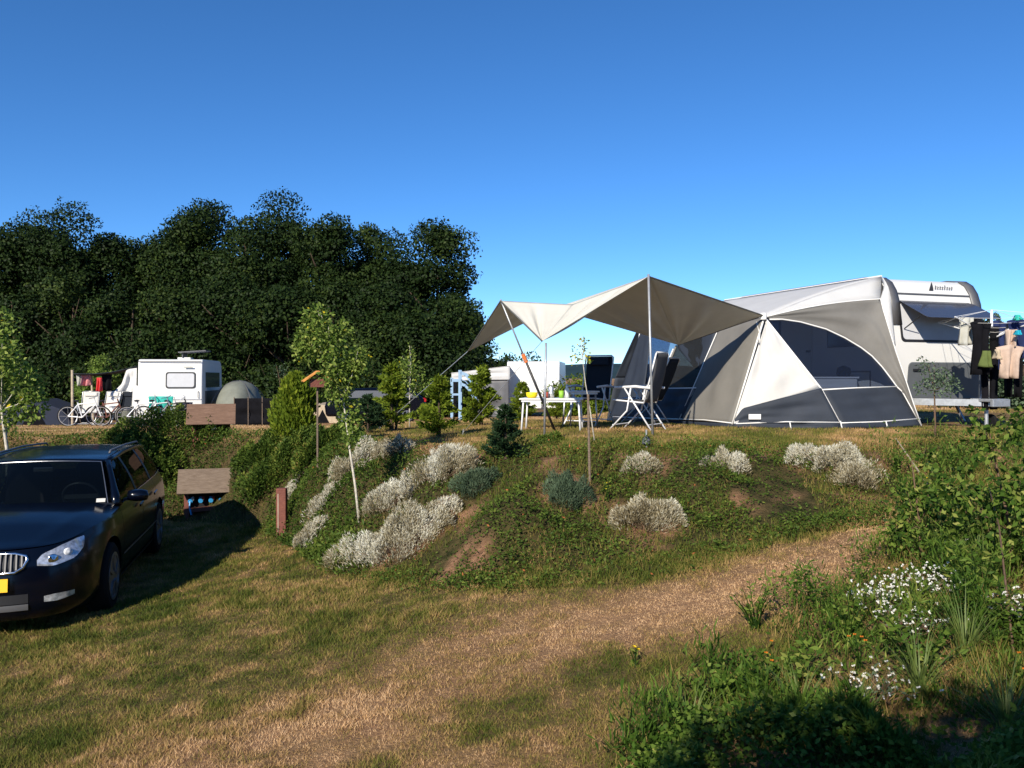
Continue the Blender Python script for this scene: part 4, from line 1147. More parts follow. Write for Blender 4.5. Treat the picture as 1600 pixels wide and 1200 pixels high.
for (px, py, D, r_, lb, m_, hh) in [
    (812, 553, 95, 3.4, 'small distant tree above the middle caravan, left of the leaning pole', 'oak_leaf', 0),
    (770, 562, 90, 2.6, 'distant dark tree right behind the middle caravan roof', 'oak_leaf', 0),
    (905, 582, 34, 1.3, 'bright green bush right of the middle caravan', 'conifer_leaf', 0),
    (940, 596, 36, 1.2, 'dark green bush between the black chair and the far hill', 'fir_leaf', 0),
    (968, 610, 40, 1.4, 'dark bush left of the awning tent', 'oak_leaf', 0),
    (143, 540, 33, .85, 'pale green young tree behind the awning of the small caravan', 'birch_leaf', 0),
    (1605, 498, 21, 1.1, 'brown green bush behind the airer at the right edge', 'sage_leaf', 0),
    (1548, 486, 30, .9, 'faint grey green tree top beside the caravan roof', 'sage_leaf', 0)]:
    x = (px-800)/FPX*D; zb_ = Hs(x, D)
    broad_tree('bush' if D < 60 and px != 143 else 'tree', lb, x, D, EYE+(590-py)/FPX*D-zb_, r_, int(px), n=int(5200 if D < 60 else 4000), leaf=.12 if D < 60 else .4, m=m_, z0f=.0, nclump=26, cr=.35*r_, cat='bush' if D < 60 and px != 143 else 'tree')
for i, (px, py) in enumerate([(1560, 560), (1600, 590)]):
    x = (px-800)/FPX*22; broad_tree('dark_bush', ('dark bush behind the washing' if i == 0 else 'low dark bush at the right edge behind the drawbar'), x, 22+i, EYE+(590-py)/FPX*22-Hs(x, 22), 1.6, 700+i, n=7000, leaf=.11, m='fir_leaf', z0f=-.1, nclump=30, cr=.5, cat='bush')

# conifers on the plateau edge
def conifer(label, px, py, wpx, hpx, kind, seed, group='young conifers along the bank edge', stems=1):
    x, y = G(px, py); z = Hs(x, y); ht = hpx/FPX*y; r_ = wpx/2/FPX*y
    t = thing('thuja' if kind == 'thuja' else 'young_conifer', label, 'conifer', (x, y, z), 0, group)
    rg = np.random.default_rng(seed)
    tb = MB().tube([(0, 0, -.05), (0, 0, ht*.9)], [.03*ht+.008, .004], 7)
    if stems > 1: tb.tube([(.07, 0, -.05), (.10, 0, ht*.6)], [.03, .006], 7)
    n = 7000 if kind == 'thuja' else 6000
    h = rg.random(n)**(.8); a = rg.random(n)*6.283
    if kind == 'thuja':
        lob = .80+.30*np.sin(a*3+h*9+seed)+.18*rg.random(n); R_ = r_*np.minimum(1, 2.2*(1-h))**.6*lob
        q = rg.random(n)**.35
        pos = np.stack([x+np.cos(a)*R_*q, y+np.sin(a)*R_*q, z+h*ht*.93], 1)
        dr = np.stack([np.cos(a)*.5, np.sin(a)*.5, np.ones(n)*1.1], 1)+rg.normal(size=(n, 3))*.35
        L = ht*.085
    else:
        nb = 46; bh = np.linspace(.06, .97, nb)+rg.normal(size=nb)*.01; ba = rg.random(nb)*6.283; bl = r_*(1-bh)**.75*(.75+.5*rg.random(nb))+.02
        k = rg.integers(0, nb, n); q = rg.random(n)**.7
        px_ = np.cos(ba[k])*bl[k]*q; py_ = np.sin(ba[k])*bl[k]*q
        pos = np.stack([x+px_+rg.normal(size=n)*.025*ht*.9, y+py_+rg.normal(size=n)*.025*ht*.9, z+bh[k]*ht+q*bl[k]*.25+rg.normal(size=n)*.02*ht], 1)
        dr = np.stack([np.cos(ba[k]), np.sin(ba[k]), np.full(n, .45)], 1)+rg.normal(size=(n, 3))*.5
        L = ht*.07
        for j in range(0, nb, 3):
            tb.tube([(0, 0, bh[j]*ht), (math.cos(ba[j])*bl[j]*.8, math.sin(ba[j])*bl[j]*.8, bh[j]*ht+bl[j]*.2)], .005, 4)
    tb.build('trunk', 'bark', t)
    tone = np.clip(.45+.35*rg.random(n)+.12*np.sin(a*2+h*7)-.1, 0, 1)
    leaf_object('crown', pos, dr, L*rg.uniform(.6, 1.3, n), L*.42, tone, {'thuja': 'conifer_leaf', 'con': 'conifer_leaf', 'fir': 'fir_leaf'}[kind], t)
conifer('bright green columnar thuja left of the birch', 462, 682, 66, 102, 'thuja', 1)
conifer('two stemmed conifer right of the birch crown', 612, 672, 66, 100, 'con', 2, stems=2)
conifer('bushy conifer in front of the dark car on the bank edge', 575, 678, 60, 60, 'fir', 8)
conifer('dense green conifer before the blue play slide', 686, 682, 70, 92, 'con', 3)
conifer('bright green conifer between blue play slide and grey awning wall', 752, 665, 62, 90, 'con', 4)
conifer('small dark fir on the slope left of the leaning sail pole', 790, 718, 62, 82, 'fir', 5)
conifer('low conifer behind the left legs of the white table', 816, 660, 40, 62, 'con', 6)
conifer('small conifer behind the mug side of the white table', 870, 655, 36, 44, 'con', 7)

# slender young trees
def sapling(name, label, stem_px, crown, nleaf, leaf, seed, m='birch_leaf', bark='birch_bark', r0=.02, group=None, twigs=16, D=None, cat='young tree', yel=0):
    px, py = stem_px[0]
    if D is None: x, y = G(px, py)
    else: x, y = (px-800)/FPX*D, D
    z = Hs(x, y); t = thing(name, label, cat, (x, y, z), 0, group)
    pts = [Vector((0, 0, -.05))]+[P(a, b_, y)-Vector((x, y, z)) for a, b_ in stem_px[1:]]
    n = len(pts); tb = MB().tube(pts, [r0*(1-.8*k/(n-1)) for k in range(n)], 7)
    rg = np.random.default_rng(seed); pos = []; dr = []
    for (cx, cy, rx_, ry_) in crown:      # crown lobes, centre and radii in pixels at this depth
        c_ = P(cx, cy, y)+Vector((0, float(rg.normal())*rx_*.5/FPX*y, 0)); a_ = rx_/FPX*y; b_ = ry_/FPX*y
        # a branch reaching into every lobe
        st_ = min(pts, key=lambda q: (q+Vector((x, y, z))-c_-Vector((0, 0, -b_))).length)
        lc = c_-Vector((x, y, z)); tb.tube([st_, st_.lerp(lc, .5)+Vector((0, 0, -.02)), lc+Vector((0, 0, b_*.7))], [r0*.35, r0*.22, .002], 5)
        k = int(nleaf*(rx_*ry_)/sum(q[2]*q[3] for q in crown))
        d = rg.normal(size=(k, 3)); d /= np.linalg.norm(d, axis=1)[:, None]; q = rg.random(k)**.5
        pos.append(np.array(c_)+d*q[:, None]*np.array([a_, a_*.8, b_])); dr.append(d*.6+rg.normal(size=(k, 3))*.7+np.array([0, 0, -.3]))
    tb.build('trunk', bark, t, smooth=True)
    pos = np.concatenate(pos); dr = np.concatenate(dr); k = len(pos)
    leaf_object('crown', pos, dr, leaf*rg.uniform(.7, 1.3, k), leaf*.62, np.where(rg.random(k) < yel, 1.0, np.clip(rg.random(k)*.95, 0, .94)), m, t, fold=.06)
    return t
sapling('young_birch', 'young birch with thin white leaning trunk on the slope right of the post', [(562, 818), (555, 760), (546, 700), (536, 620), (520, 550), (500, 485)],
        [(495, 500, 26, 26), (478, 545, 20, 26), (515, 535, 30, 34), (545, 575, 32, 32), (524, 582, 22, 22), (560, 560, 18, 22), (530, 610, 22, 26), (545, 650, 20, 30), (552, 682, 14, 16), (535, 515, 14, 20), (478, 525, 16, 16)],
        4400, .048, 1, r0=.017, yel=.012)
sapling('young_tree', 'leafy young tree at the left edge above the navy car', [(14, 800), (10, 700), (2, 640), (-20, 560), (-10, 500)],
        [(-5, 520, 38, 44), (20, 560, 30, 36), (-5, 600, 50, 40), (40, 590, 24, 26), (30, 635, 34, 26), (-30, 560, 40, 60), (8, 655, 20, 20), (50, 620, 20, 20)], 2900, .075, 2, r0=.03, D=12.2, yel=.006)
sapling('young_tree', 'thin sapling with yellow leaves standing before the bright green bush', [(930, 690), (922, 640), (915, 600), (910, 560), (908, 525)],
        [(908, 545, 14, 18), (918, 560, 10, 12), (900, 562, 10, 12), (912, 535, 8, 12)], 90, .045, 3, r0=.010, yel=.45)
sapling('young_tree', 'green sapling behind the two stemmed conifer', [(640, 670), (640, 620), (642, 570), (640, 540)],
        [(640, 580, 24, 26), (655, 600, 20, 22), (628, 570, 14, 20), (642, 550, 10, 14)], 900, .05, 4, r0=.015, D=15.5, yel=.01)
sapling('dry_shrub', 'half dry spindly shrub standing in front of the caravan locker', [(1462, 690), (1461, 650), (1460, 610), (1450, 570)],
        [(1470, 600, 26, 22), (1455, 585, 20, 22), (1440, 605, 14, 14), (1442, 570, 8, 16), (1480, 595, 14, 16)], 750, .035, 5, m='sage_leaf', bark='twig', r0=.016, twigs=30, cat='shrub')
sapling('dry_shrub', 'reddish bare twiggy shrub left of the bright thuja top', [(440, 676), (442, 640), (436, 590), (432, 572)],
        [(436, 578, 16, 12), (446, 590, 10, 10)], 160, .035, 6, m='sage_leaf', bark='twig', r0=.010, cat='shrub')

sapling('leafy_shrub', 'tall leafy shrub at the right edge in front of the drawbar', [(1585, 930), (1580, 830), (1560, 740), (1545, 670)],
        [(1530, 690, 26, 36), (1580, 665, 30, 34), (1500, 770, 40, 44), (1575, 760, 44, 50), (1540, 830, 50, 50), (1600, 850, 40, 60), (1520, 645, 12, 16)], 1500, .050, 41, m='wild_leaf', bark='twig', r0=.014, D=5.4, cat='shrub')
sapling('leafy_shrub', 'leafy shrub with upright shoots at the right end of the dry path', [(1440, 900), (1438, 820), (1430, 760), (1425, 720)],
        [(1420, 790, 26, 36), (1450, 760, 24, 36), (1470, 820, 34, 40), (1425, 850, 34, 34), (1450, 715, 12, 20), (1400, 830, 16, 26)], 1000, .045, 42, m='wild_leaf', bark='twig', r0=.012, D=6.0, cat='shrub')
# ------------------------------------------------------------------ silver shrubs on the bank
def mound(name, label, px, pyb, wpx, hpx, m, seed, n, leaf=.05, group=None, stems=True, cat='shrub', up=1.0, thin=.16, tonelo=.0):
    x, y = G(px, pyb-hpx*.35); z = Hs(x, y); r_ = wpx/2/FPX*y
    t = thing(name, label, cat, (x, y, z), 0, group)
    rg = np.random.default_rng(seed); a = rg.random(n)*6.283; q = np.sqrt(rg.random(n))
    lob = 1+.22*np.sin(a*3+seed)+.14*np.sin(a*5+seed*2)
    asp = min(.8, max(.34, hpx/wpx*.75))
    X = x+np.cos(a)*q*r_*lob; Y = y+np.sin(a)*q*r_*lob*asp
    hh = (r_*.30+hpx/FPX*y*.35)*np.sqrt(np.clip(1-q**2, 0, 1))*(.45+1.0*vnoise(X, Y, 7+1.2/r_, seed))
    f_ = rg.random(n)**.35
    g0 = H(X, Y); Z = g0+(np.maximum(g0, z+.30*(g0-z))-g0+hh)*f_
    dr = np.stack([np.cos(a)*q*.8, np.sin(a)*q*.8, np.full(n, up)], 1)+rg.normal(size=(n, 3))*.5
    patch = vnoise(X, Y, 6, seed+3)
    if m == 'silver_leaf':
        kp = (vnoise(X, Y, 11, seed+9) > .22+.20*q) | (rg.random(n) < .15); X, Y, Z, dr, patch, f_, q = X[kp], Y[kp], Z[kp], dr[kp], patch[kp], f_[kp], q[kp]; n = len(X)
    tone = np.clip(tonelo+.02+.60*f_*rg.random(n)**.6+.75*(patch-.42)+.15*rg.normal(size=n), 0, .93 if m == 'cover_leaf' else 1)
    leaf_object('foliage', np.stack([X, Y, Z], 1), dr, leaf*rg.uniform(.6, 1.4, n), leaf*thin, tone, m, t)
    if stems:
        tb = MB()
        for k in range(16):
            aa = rg.random()*6.28; l = r_*(.4+.5*rg.random()); ex, ey = math.cos(aa)*l, math.sin(aa)*l*asp
            tb.tube([(0, 0, -.02), (ex*.5, ey*.5, r_*.18+Hs(x+ex*.5, y+ey*.5)-z), (ex, ey, r_*.35+Hs(x+ex, y+ey)-z)], [.008, .005, .002], 4)
        tb.build('stems', 'twig', t)
    return t
silv = [(560, 752, 100, 50, 'low dry silver shrub highest on the left slope, beside the birch trunk', .0, 4200), (612, 725, 60, 42, 'pale silver shrub at the bank top right of the birch', .0, 2600),
        (690, 775, 130, 66, 'broad silver shrub in the middle of the left slope', .05, 7200), (610, 815, 80, 56, 'silver shrub at the foot of the birch trunk, above the widest one', .0, 4200),
        (625, 896, 186, 84, 'widest silver white shrub at the foot of the slope', .05, 11000), (505, 812, 58, 48, 'silver shrub between the red post and the birch', .05, 2800),
        (482, 868, 48, 52, 'small silver shrub below the one near the red post', .0, 2600), (455, 786, 44, 28, 'smallest silver shrub right behind the red post', .1, 1600),
        (1010, 860, 112, 86, 'round silver shrub low on the bank below the chairs', .02, 6800), (1003, 757, 58, 50, 'small silver shrub at the bank top below the sail pole', .05, 3000),
        (1138, 752, 68, 46, 'small silver shrub at the bank top below the grey tent panel', .08, 3200), (1300, 762, 110, 66, 'large silver shrub at the bank top below the arched window', .12, 6000),
        (1340, 784, 78, 70, 'dry browner silver shrub right beside the large one at the bank top', -.08, 4200), (1252, 722, 44, 26, 'little bright silver tuft left of the large silver shrub', .12, 1500)]
for i, (px, py, wd, hp, lb, tl, n) in enumerate(silv):
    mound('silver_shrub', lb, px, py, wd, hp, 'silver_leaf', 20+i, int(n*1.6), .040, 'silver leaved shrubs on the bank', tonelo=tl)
mound('sage_shrub', 'soft grey green shrub right of the broad silver shrub', 742, 788, 64, 60, 'sage_leaf', 50, 5200, .04, 'grey green shrubs on the bank')
mound('sage_shrub', 'tall grey green shrub below the white table', 886, 812, 66, 76, 'sage_leaf', 51, 6000, .04, 'grey green shrubs on the bank', up=1.3)
for i, (px, py, wd, hp, lb) in enumerate([(265, 706, 190, 50, 'dark green shrub on the bank edge right of the car roof'), (220, 760, 120, 70, 'shaded green shrub behind the navy car'), (415, 728, 84, 44, 'green shrub on the bank between the two hookup boxes and thuja'),
                                          (430, 760, 110, 46, 'leafy green shrub on the slope left of the bird house pole'), (505, 715, 100, 36, 'low green shrub under the thuja'), (860, 700, 40, 20, 'little dark weed at the bank top near the stake'), (262, 742, 60, 40, 'green shrub left of the hookup box with blue sockets')]):
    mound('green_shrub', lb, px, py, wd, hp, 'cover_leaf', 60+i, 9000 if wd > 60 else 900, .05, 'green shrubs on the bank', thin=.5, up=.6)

# ------------------------------------------------------------------ the camp on the left
CZ = Hs(-13, 30)
f2 = Vector((-.30, -.954, 0)).normalized()
def at(px, D, dz=0): x = (px-800)/FPX*D; return Vector((x, D, Hs(x, D)+dz))
c2 = at(266, 29.3)
cw, pr2 = make_caravan('caravan', 'small white caravan with one grey end window left of the dome tent', (c2.x, c2.y, c2.z), math.atan2(-.985, .17), L=4.0, W=2.15, z0=.34, top=2.33, boxy=True)
pr = pr2
slab(-.15, .86, 1.30, 1.88, lambda z: fx(z)+.004, .02, 'window', 'black_plastic', cw, .09)
slab(-.10, .81, 1.35, 1.83, lambda z: fx(z)+.026, .006, 'blind', 'blind', cw, .07)
MB().box((-.8, .35, 2.37), (.5, .45, .08)).build('roof_vent', 'white_shell', cw, bevel=.02)
MB().box((-.9, .65, 2.62), (1.0, .95, .04), rx=rad(4)).box((-.9, .3, 2.5), (.8, .03, .2)).build('roof_rack_panel', 'trim_grey', cw)
MB().box((-2.0, 1.085, 1.6), (2.8, .012, .55)).build('side_window', 'acrylic', cw)
MB().box((-2.2, 1.08, .95), (3.4, .01, .5)).build('side_shade', 'trim_grey', cw)  # dark grey puts the shade of this side into the wall colour
MB().box((.05, .62, 2.05), (.01, .30, .05)).build('emblem', 'grey_cloth', cw)
MB().box((.012, 0, 2.25), (.02, 2.10, .03)).build('seam_rail', 'trim_grey', cw)
MB().box((.045, 0, .92), (.02, 2.08, .025)).build('waist_rail', 'blind', cw)
for s_ in (-.95, .95): MB().tube([(.05, s_, .95), (.09, s_, 1.0), (.09, s_, 1.16), (.05, s_, 1.2)], .012, 6).build('grab_handle', 'trim_grey', cw)
for s_ in (-.9, .9): MB().box((.05, s_, .62), (.02, .10, .16)).build('corner_lamp', 'roof_orange', cw)
rim_wheel(cw, -2.2, 1.0, .32, .32, 1, 5); rim_wheel(cw, -2.2, -1.0, .32, .32, -1, 5)
MB().bar((-.1, -.7, .38), (1.0, 0, .38), .06, .08).bar((-.1, .7, .38), (1.0, 0, .38), .06, .08).build('drawbar', 'galvanised', cw)
# canopy to the left with its poles
pA = at(113, 28.5); pB = at(146, 30.5); ca = P(214, 572, 29.4); cbk = P(214, 576, 32.5)
cn = thing('canopy', 'dark flat canopy on pale wooden poles joined to the small white caravan', 'canopy', tuple(pA))
a0 = P(116, 584, 28.5); b0 = P(122, 588, 32.0)
G_ = [[a0.lerp(b0, j/6).lerp(ca.lerp(cbk, j/6), i/10)+Vector((0, 0, -.10*math.sin(i/10*math.pi))) for j in range(7)] for i in range(11)]
MB().grid(G_).build('roof_cloth', 'awning_navy', cn, smooth=True, solid=.02, world=True)
MB().tube([P(113, 578, 28.5), Vector((pA.x, pA.y, pA.z-.1))], .045, 8).build('pole', 'pole_wood', cn, world=True)
MB().tube([P(143, 585, 30.5), Vector((pB.x, pB.y, pB.z-.1))], .04, 8).build('pole', 'pole_wood', cn, world=True)
# white side cloth sweeping down
wb = thing('side_cloth', 'white cloth sweeping down from the small caravan to the left', 'windbreak', tuple(at(190, 29.2)))
tent_save = tent
strip('cloth', [P(198, 577, 29.3), P(190, 600, 29.1), P(168, 622, 29.0)], [P(214, 575, 29.3), P(214, 600, 29.2), P(213, 628, 29.1)], 'awning_white', wb, wr=.05, n=16)
strip('lower_cloth', [P(208, 600, 28.9), P(204, 660, 28.6)], [P(240, 612, 28.6), P(250, 652, 28.4)], 'awning_white', wb, wr=.04, n=10)
# laundry under the canopy
def hang(kind, label, cat, px, py, D, wd, ht, m, nm): return garment(kind, label, cat, px, py, D, wd, ht, m, 0, 'washing under the canopy', nm)
hang('towel', 'red pointed cloth hanging from the second canopy pole', 'cloth', 155, 590, 28.4, .17, .46, 'red_cloth', 'red_cloth')
hang('towel', 'pink patterned towel hanging under the canopy', 'towel', 134, 586, 28.9, .32, .36, 'pink_cloth', 'towel')
hang('towel', 'pale grey towel hanging leftmost under the canopy', 'towel', 124, 586, 29.0, .20, .36, 'grey_cloth', 'towel')
hang('towel', 'dark cloth hanging right of the red cloth', 'cloth', 167, 585, 29.2, .34, .55, 'dark_cloth', 'cloth')
# dome tent
dp = at(374, 31)
dt = thing('dome_tent', 'grey green dome tent right of the small white caravan', 'tent', tuple(dp))
G_ = []
for i in range(15):
    th_ = i/14*math.pi/2; row = []
    for j in range(37):
        a = 2*math.pi*j/36; rr_ = 1.02*math.cos(th_)**.75*(1+.05*abs(math.cos(a*3))); row.append((rr_*math.cos(a)*.86, rr_*math.sin(a)*1.3, 1.62*math.sin(th_)**.95))
    G_.append(row)
MB().grid(G_).build('canopy', 'dome_cloth', dt, smooth=True)
for s_ in (-1, 1):
    MB().tube([(math.cos(u)*.84*1, s_*math.cos(u)*1.05, 1.64*math.sin(u)) for u in np.linspace(0, math.pi, 17)], .018, 5).build('tent_pole', 'trim_grey', dt)
dr_ = MB(); dr_.grid([[(.10+.28*(k/6-.5)*(1-(j/8)**3*.8), -1.30*math.cos(j/8*1.0)**.8-.03, 1.12*j/8+.03) for k in range(7)] for j in range(9)]).build('doorway', 'dark_cloth', dt)
# dark windbreak behind the box
for (a_, b_, D, lb) in [(366, 432, 29.0, 'black cloth windbreak right of the brown hookup box')]:
    w_ = thing('windbreak', lb, 'windbreak', tuple(at(a_, D)))
    p_ = [at(a_+(b_-a_)*k/3, D) for k in range(4)]
    strip('cloth', [q+Vector((0, 0, .95)) for q in p_], [q+Vector((0, 0, .03)) for q in p_], 'dark_cloth', w_, wr=.03, n=16)
    for q in p_: MB().tube([q+Vector((0, -.02, 1.0)), q+Vector((0, -.02, -.1))], .015, 6).build('post', 'weathered_wood', w_, world=True)
# bicycles
def bicycle(label, x, y, rz_, m='galvanised', lean=8):
    t = thing('bicycle', label, 'bicycle', (x, y, Hs(x, y)), rz_, 'bicycles parked by the small caravan')
    t.rotation_euler = (rad(lean), 0, rz_)
    for wx in (-.52, .52):
        w_ = MB().tube([(wx+.33*math.cos(a), 0, .34+.33*math.sin(a)) for a in np.linspace(0, 2*math.pi, 25)], .020, 6, cap=False).build('wheel', 'rubber', t, smooth=True)
        r_ = MB().tube([(wx+.305*math.cos(a), 0, .34+.305*math.sin(a)) for a in np.linspace(0, 2*math.pi, 25)], .014, 5, cap=False)
        for k in range(8): a = k*math.pi/4; r_.tube([(wx, 0, .34), (wx+.30*math.cos(a), 0, .34+.30*math.sin(a))], .004, 3)
        r_.build('rim', 'aluminium', w_)
    f_ = MB()
    for a, b_ in (((-.52, 0, .34), (-.08, 0, .30)), ((-.08, 0, .30), (-.20, 0, .82)), ((-.52, 0, .34), (-.18, 0, .74)), ((-.08, 0, .30), (.36, 0, .72)), ((-.18, 0, .74), (.34, 0, .80)), ((.52, 0, .34), (.33, 0, .92))):
        f_.tube([a, b_], .022, 6)
    f_.build('frame', m, t)
    MB().tube([(.28, -.28, .98), (.34, -.1, .97), (.34, .1, .97), (.28, .28, .98)], .014, 6).tube([(.34, 0, .97), (.34, 0, .88)], .014, 6).build('handlebar', 'aluminium', t)
    MB().lathe([(.0, 0), (.06, .01), (.09, .04), (.05, .06), (0, .06)], (-.22, 0, .82), 'Z', 12).build('saddle', 'black_plastic', t)
    return t
for k, (px, D, rz_, m_, lb) in enumerate([(133, 27.6, .1, 'white_tube', 'white bicycle beside the first canopy pole'), (172, 27.8, -.1, 'red_wood', 'dark red bicycle right of the towel covered chair'),
                                          (226, 27.2, .25, 'aluminium', 'silver bicycle in front of the white lower cloth'), (250, 27.0, -.15, 'galvanised', 'grey bicycle left of the teal cloth'), (272, 27.4, .3, 'black_plastic', 'black bicycle under the teal cloth')]):
    q = at(px, D); bicycle(lb, q.x, q.y, rz_, m_)
for px, D, rz_, cl, lb in [(136, 28.4, rad(-80), 'white_cloth', 'camping chair draped with a pale towel by the first canopy pole'), (165, 28.5, rad(-100), 'white_cloth', 'camping chair draped in white below the red cloth'), (192, 28.6, rad(-95), 'sling_dark', 'dark camping chair right of the white draped one')]:
    q = at(px, D); camping_chair(lb, q.x, q.y, rz_, 'aluminium', cl, 16, 'camping chairs by the small caravan')
# teal cloth on a stand, blue box, planks
q = at(258, 27.6)
ds = thing('drying_rack', 'white drying rack holding the teal cloth before the small caravan', 'drying rack', tuple(q))
r_ = MB()
for s_ in (-1, 1): r_.tube([(s_*.42, -.3, 0), (s_*.42, .3, .98)], .012, 5).tube([(s_*.42, .3, 0), (s_*.42, -.3, .98)], .012, 5)
for yy in (-.3, -.1, .1, .3): r_.tube([(-.42, yy, .98), (.42, yy, .98)], .008, 5)
r_.build('rack_frame', 'white_tube', ds)
tc_ = garment('towel', 'teal cloth hanging on the drying rack in front of the small caravan', 'cloth', 258, 0, 27.25, .80, .50, 'teal', 0, 'cloths by the small caravan', 'cloth'); tc_.location = q+Vector((0, -.33, 1.0))
tc_ = garment('towel', 'blue cloth hanging right of the teal cloth', 'cloth', 258, 0, 27.25, .55, .50, 'blue_cloth', 0, 'cloths by the small caravan', 'cloth'); tc_.location = q+Vector((.68, -.1, .80))
q = at(199, 27.2); bn = thing('waste_bin', 'grey green bin between the bicycles below the small caravan', 'bin', tuple(q))
MB().lathe([(.0, 0), (.17, 0), (.20, .50), (.21, .52), (.19, .52), (.17, .06), (0, .05)], n=18).build('bin_body', 'dome_cloth', bn, smooth=True); MB().lathe([(.0, .52), (.215, .52), (.2, .58), (0, .62)], n=18).build('lid', 'trim_grey', bn, smooth=True)
# dark parasol / low tent at the far left behind the sapling
q = at(70, 30); lt_ = thing('low_tent', 'low blue grey tent half hidden behind the left sapling', 'tent', tuple(q), rad(10))
MB().prism([(-1.3, -1, 0), (1.3, -1, 0), (.9, -1, .6), (0, -1, .95), (-.9, -1, .6)], (0, 2.2, 0)).build('canopy', 'blue_cloth', lt_, bevel=.05)
MB().prism([(-.4, -1.01, .02), (.4, -1.01, .02), (0, -1.01, .8)], (0, -.01, 0)).build('doorway', 'dark_cloth', lt_)

# ------------------------------------------------------------------ middle distance
q = at(833, 37)
c3, pr = make_caravan('caravan', 'white caravan in the middle distance seen under the sun sail', tuple(q), math.atan2(-.97, -.12), L=4.6, W=2.35, z0=.35, top=2.45, boxy=True)
slab(-.9, .9, 1.35, 1.36, lambda z: fx(z)+.01, .006, 'stripe', 'blind', c3, .004)
slab(-.92, .92, 1.92, 1.96, lambda z: fx(z)+.008, .006, 'seam_rail', 'blind', c3, .01)
em = MB()
for k in range(5): em.bar((fx(1.4)+.03, -.05+k*.07, 1.75-.05*k), (fx(1.3)+.03, .05+k*.05, 1.45+.02*k), .01, .01)
em.build('wing_emblem', 'blind', c3)
MB().box((0.6, 0, .55), (.5, .9, .35)).build('gas_locker', 'off_white_shell', c3, bevel=.04)
rim_wheel(c3, -2.2, 1.1, .32, .32, 1, 5); rim_wheel(c3, -2.2, -1.1, .32, .32, -1, 5)
MB().bar((-.1, -.7, .36), (1.2, 0, .36), .06, .08).bar((-.1, .7, .36), (1.2, 0, .36), .06, .08).build('drawbar', 'galvanised', c3)
q = at(750, 37.2)
aw = thing('awning_tent', 'grey awning with pale roof joined to the middle distance caravan', 'awning', tuple(q))
zr = q.z
x0, x1 = at(706, 36.5).x, at(797, 36.5).x
def bx3(name, m, x0, x1, za, zb2, y0=36.2, y1=40.5, **k): return MB().box(((x0+x1)/2, (y0+y1)/2, zr+(za+zb2)/2), (x1-x0, y1-y0, zb2-za)).build(name, m, aw, world=True, **k)
Gr = [[(x0+(x1-x0)*i/8, 36.0+(4.4)*j/4, zr+1.98+.32*i/8-.03*math.sin(j*1.57)) for j in range(5)] for i in range(9)]
MB().grid(Gr).build('roof', 'awning_roof', aw, smooth=True, solid=.02, world=True)
strip('front_wall', [(x0+.9, 36.1, zr+1.66), (x1-.05, 36.1, zr+1.74)], [(x0+.9, 36.05, zr+.02), (x1-.05, 36.05, zr+.02)], 'trim_grey', aw, wr=.03)
strip('valance', [(x0+.02, 36.02, zr+2.0), (x1, 36.02, zr+2.28)], [(x0+.02, 36.02, zr+1.66), (x1, 36.02, zr+1.70)], 'awning_roof', aw, wr=.02)
strip('side_wall', [(x0+.03, 36.1, zr+1.97), (x0+.03, 40.2, zr+1.97)], [(x0-.05, 36.1, zr+.02), (x0-.05, 40.2, zr+.02)], 'awning_grey', aw, wr=.02)
MB().tube([(x0+.05, 36.05, zr+2.0), (x0+.05, 36.05, zr)], .03, 6).build('pole', 'galvanised', aw, world=True)
# light blue play slide
q = at(722, 29)
ps = thing('play_slide', 'light blue wooden play slide frame left of the grey awning', 'play slide', tuple(q), 0)
s_ = 29/FPX
fm = MB()
for yy in (-.3, .3):
    fm.bar((-16*s_, yy, 0.1), (-16*s_, yy, 66*s_), .05, .05); fm.bar((-3*s_, yy, -.1), (-3*s_, yy, 78*s_), .08, .08)
    fm.bar((-16*s_, yy, 62*s_), (-3*s_, yy, 62*s_), .05, .10); fm.bar((-16*s_, yy, 40*s_), (-3*s_, yy, 40*s_), .05, .06)
fm.build('frame', 'light_blue', ps)
G_ = MB()
for yy in (-.28, .28):
    for dz, wd in ((0, .10), (-.38, .09)):
        pts = [(-3*s_, yy, 74*s_+dz), (6*s_, yy, 71*s_+dz), (14*s_, yy, 62*s_+dz), (22*s_, yy, 48*s_+dz)]
        for a, b_ in zip(pts[:-1], pts[1:]): G_.bar(a, b_, .05, wd, up=(0, 0, 1))
G_.build('curved_rail', 'light_blue', ps)
MB().grid([[(x_*s_, yy, z_*s_-.1) for yy in (-.26, .26)] for x_, z_ in ((-3, 68), (6, 65), (14, 55), (22, 40), (30, 20))]).build('chute', 'light_blue', ps, solid=.02)
# dark parked car far behind the birch
q = at(588, 33)
fc = thing('parked_car', 'dark car with red tail lights parked far behind the conifers', 'car', tuple(q), rad(8))
prof = [(-1.9, .3), (-1.95, .7), (-1.85, .95), (-1.3, 1.0), (-.9, 1.38), (.5, 1.42), (1.3, 1.38), (1.85, 1.0), (1.95, .7), (1.9, .3)]
MB().prism([(x_, -.8, z_) for x_, z_ in prof], (0, 1.6, 0)).build('body', 'car_paint', fc, bevel=.10, smooth=True, auto=True)
for s_ in (-.806, .806): MB().prism([(-1.1, s_, 1.02), (-.8, s_, 1.3), (1.15, s_, 1.3), (1.6, s_, 1.02)], (0, .012*(1 if s_ > 0 else -1), 0)).build('side_window', 'glass_pane', fc)
for a in (-1.2, 1.2):
    for sg in (-1, 1): rim_wheel(fc, a, .78*sg, .31, .31, sg, 5)
for s_ in (-.83, .83): MB().box((1.90, s_*.8, .92), (.08, .25, .12)).build('tail_light', 'tail_red', fc)
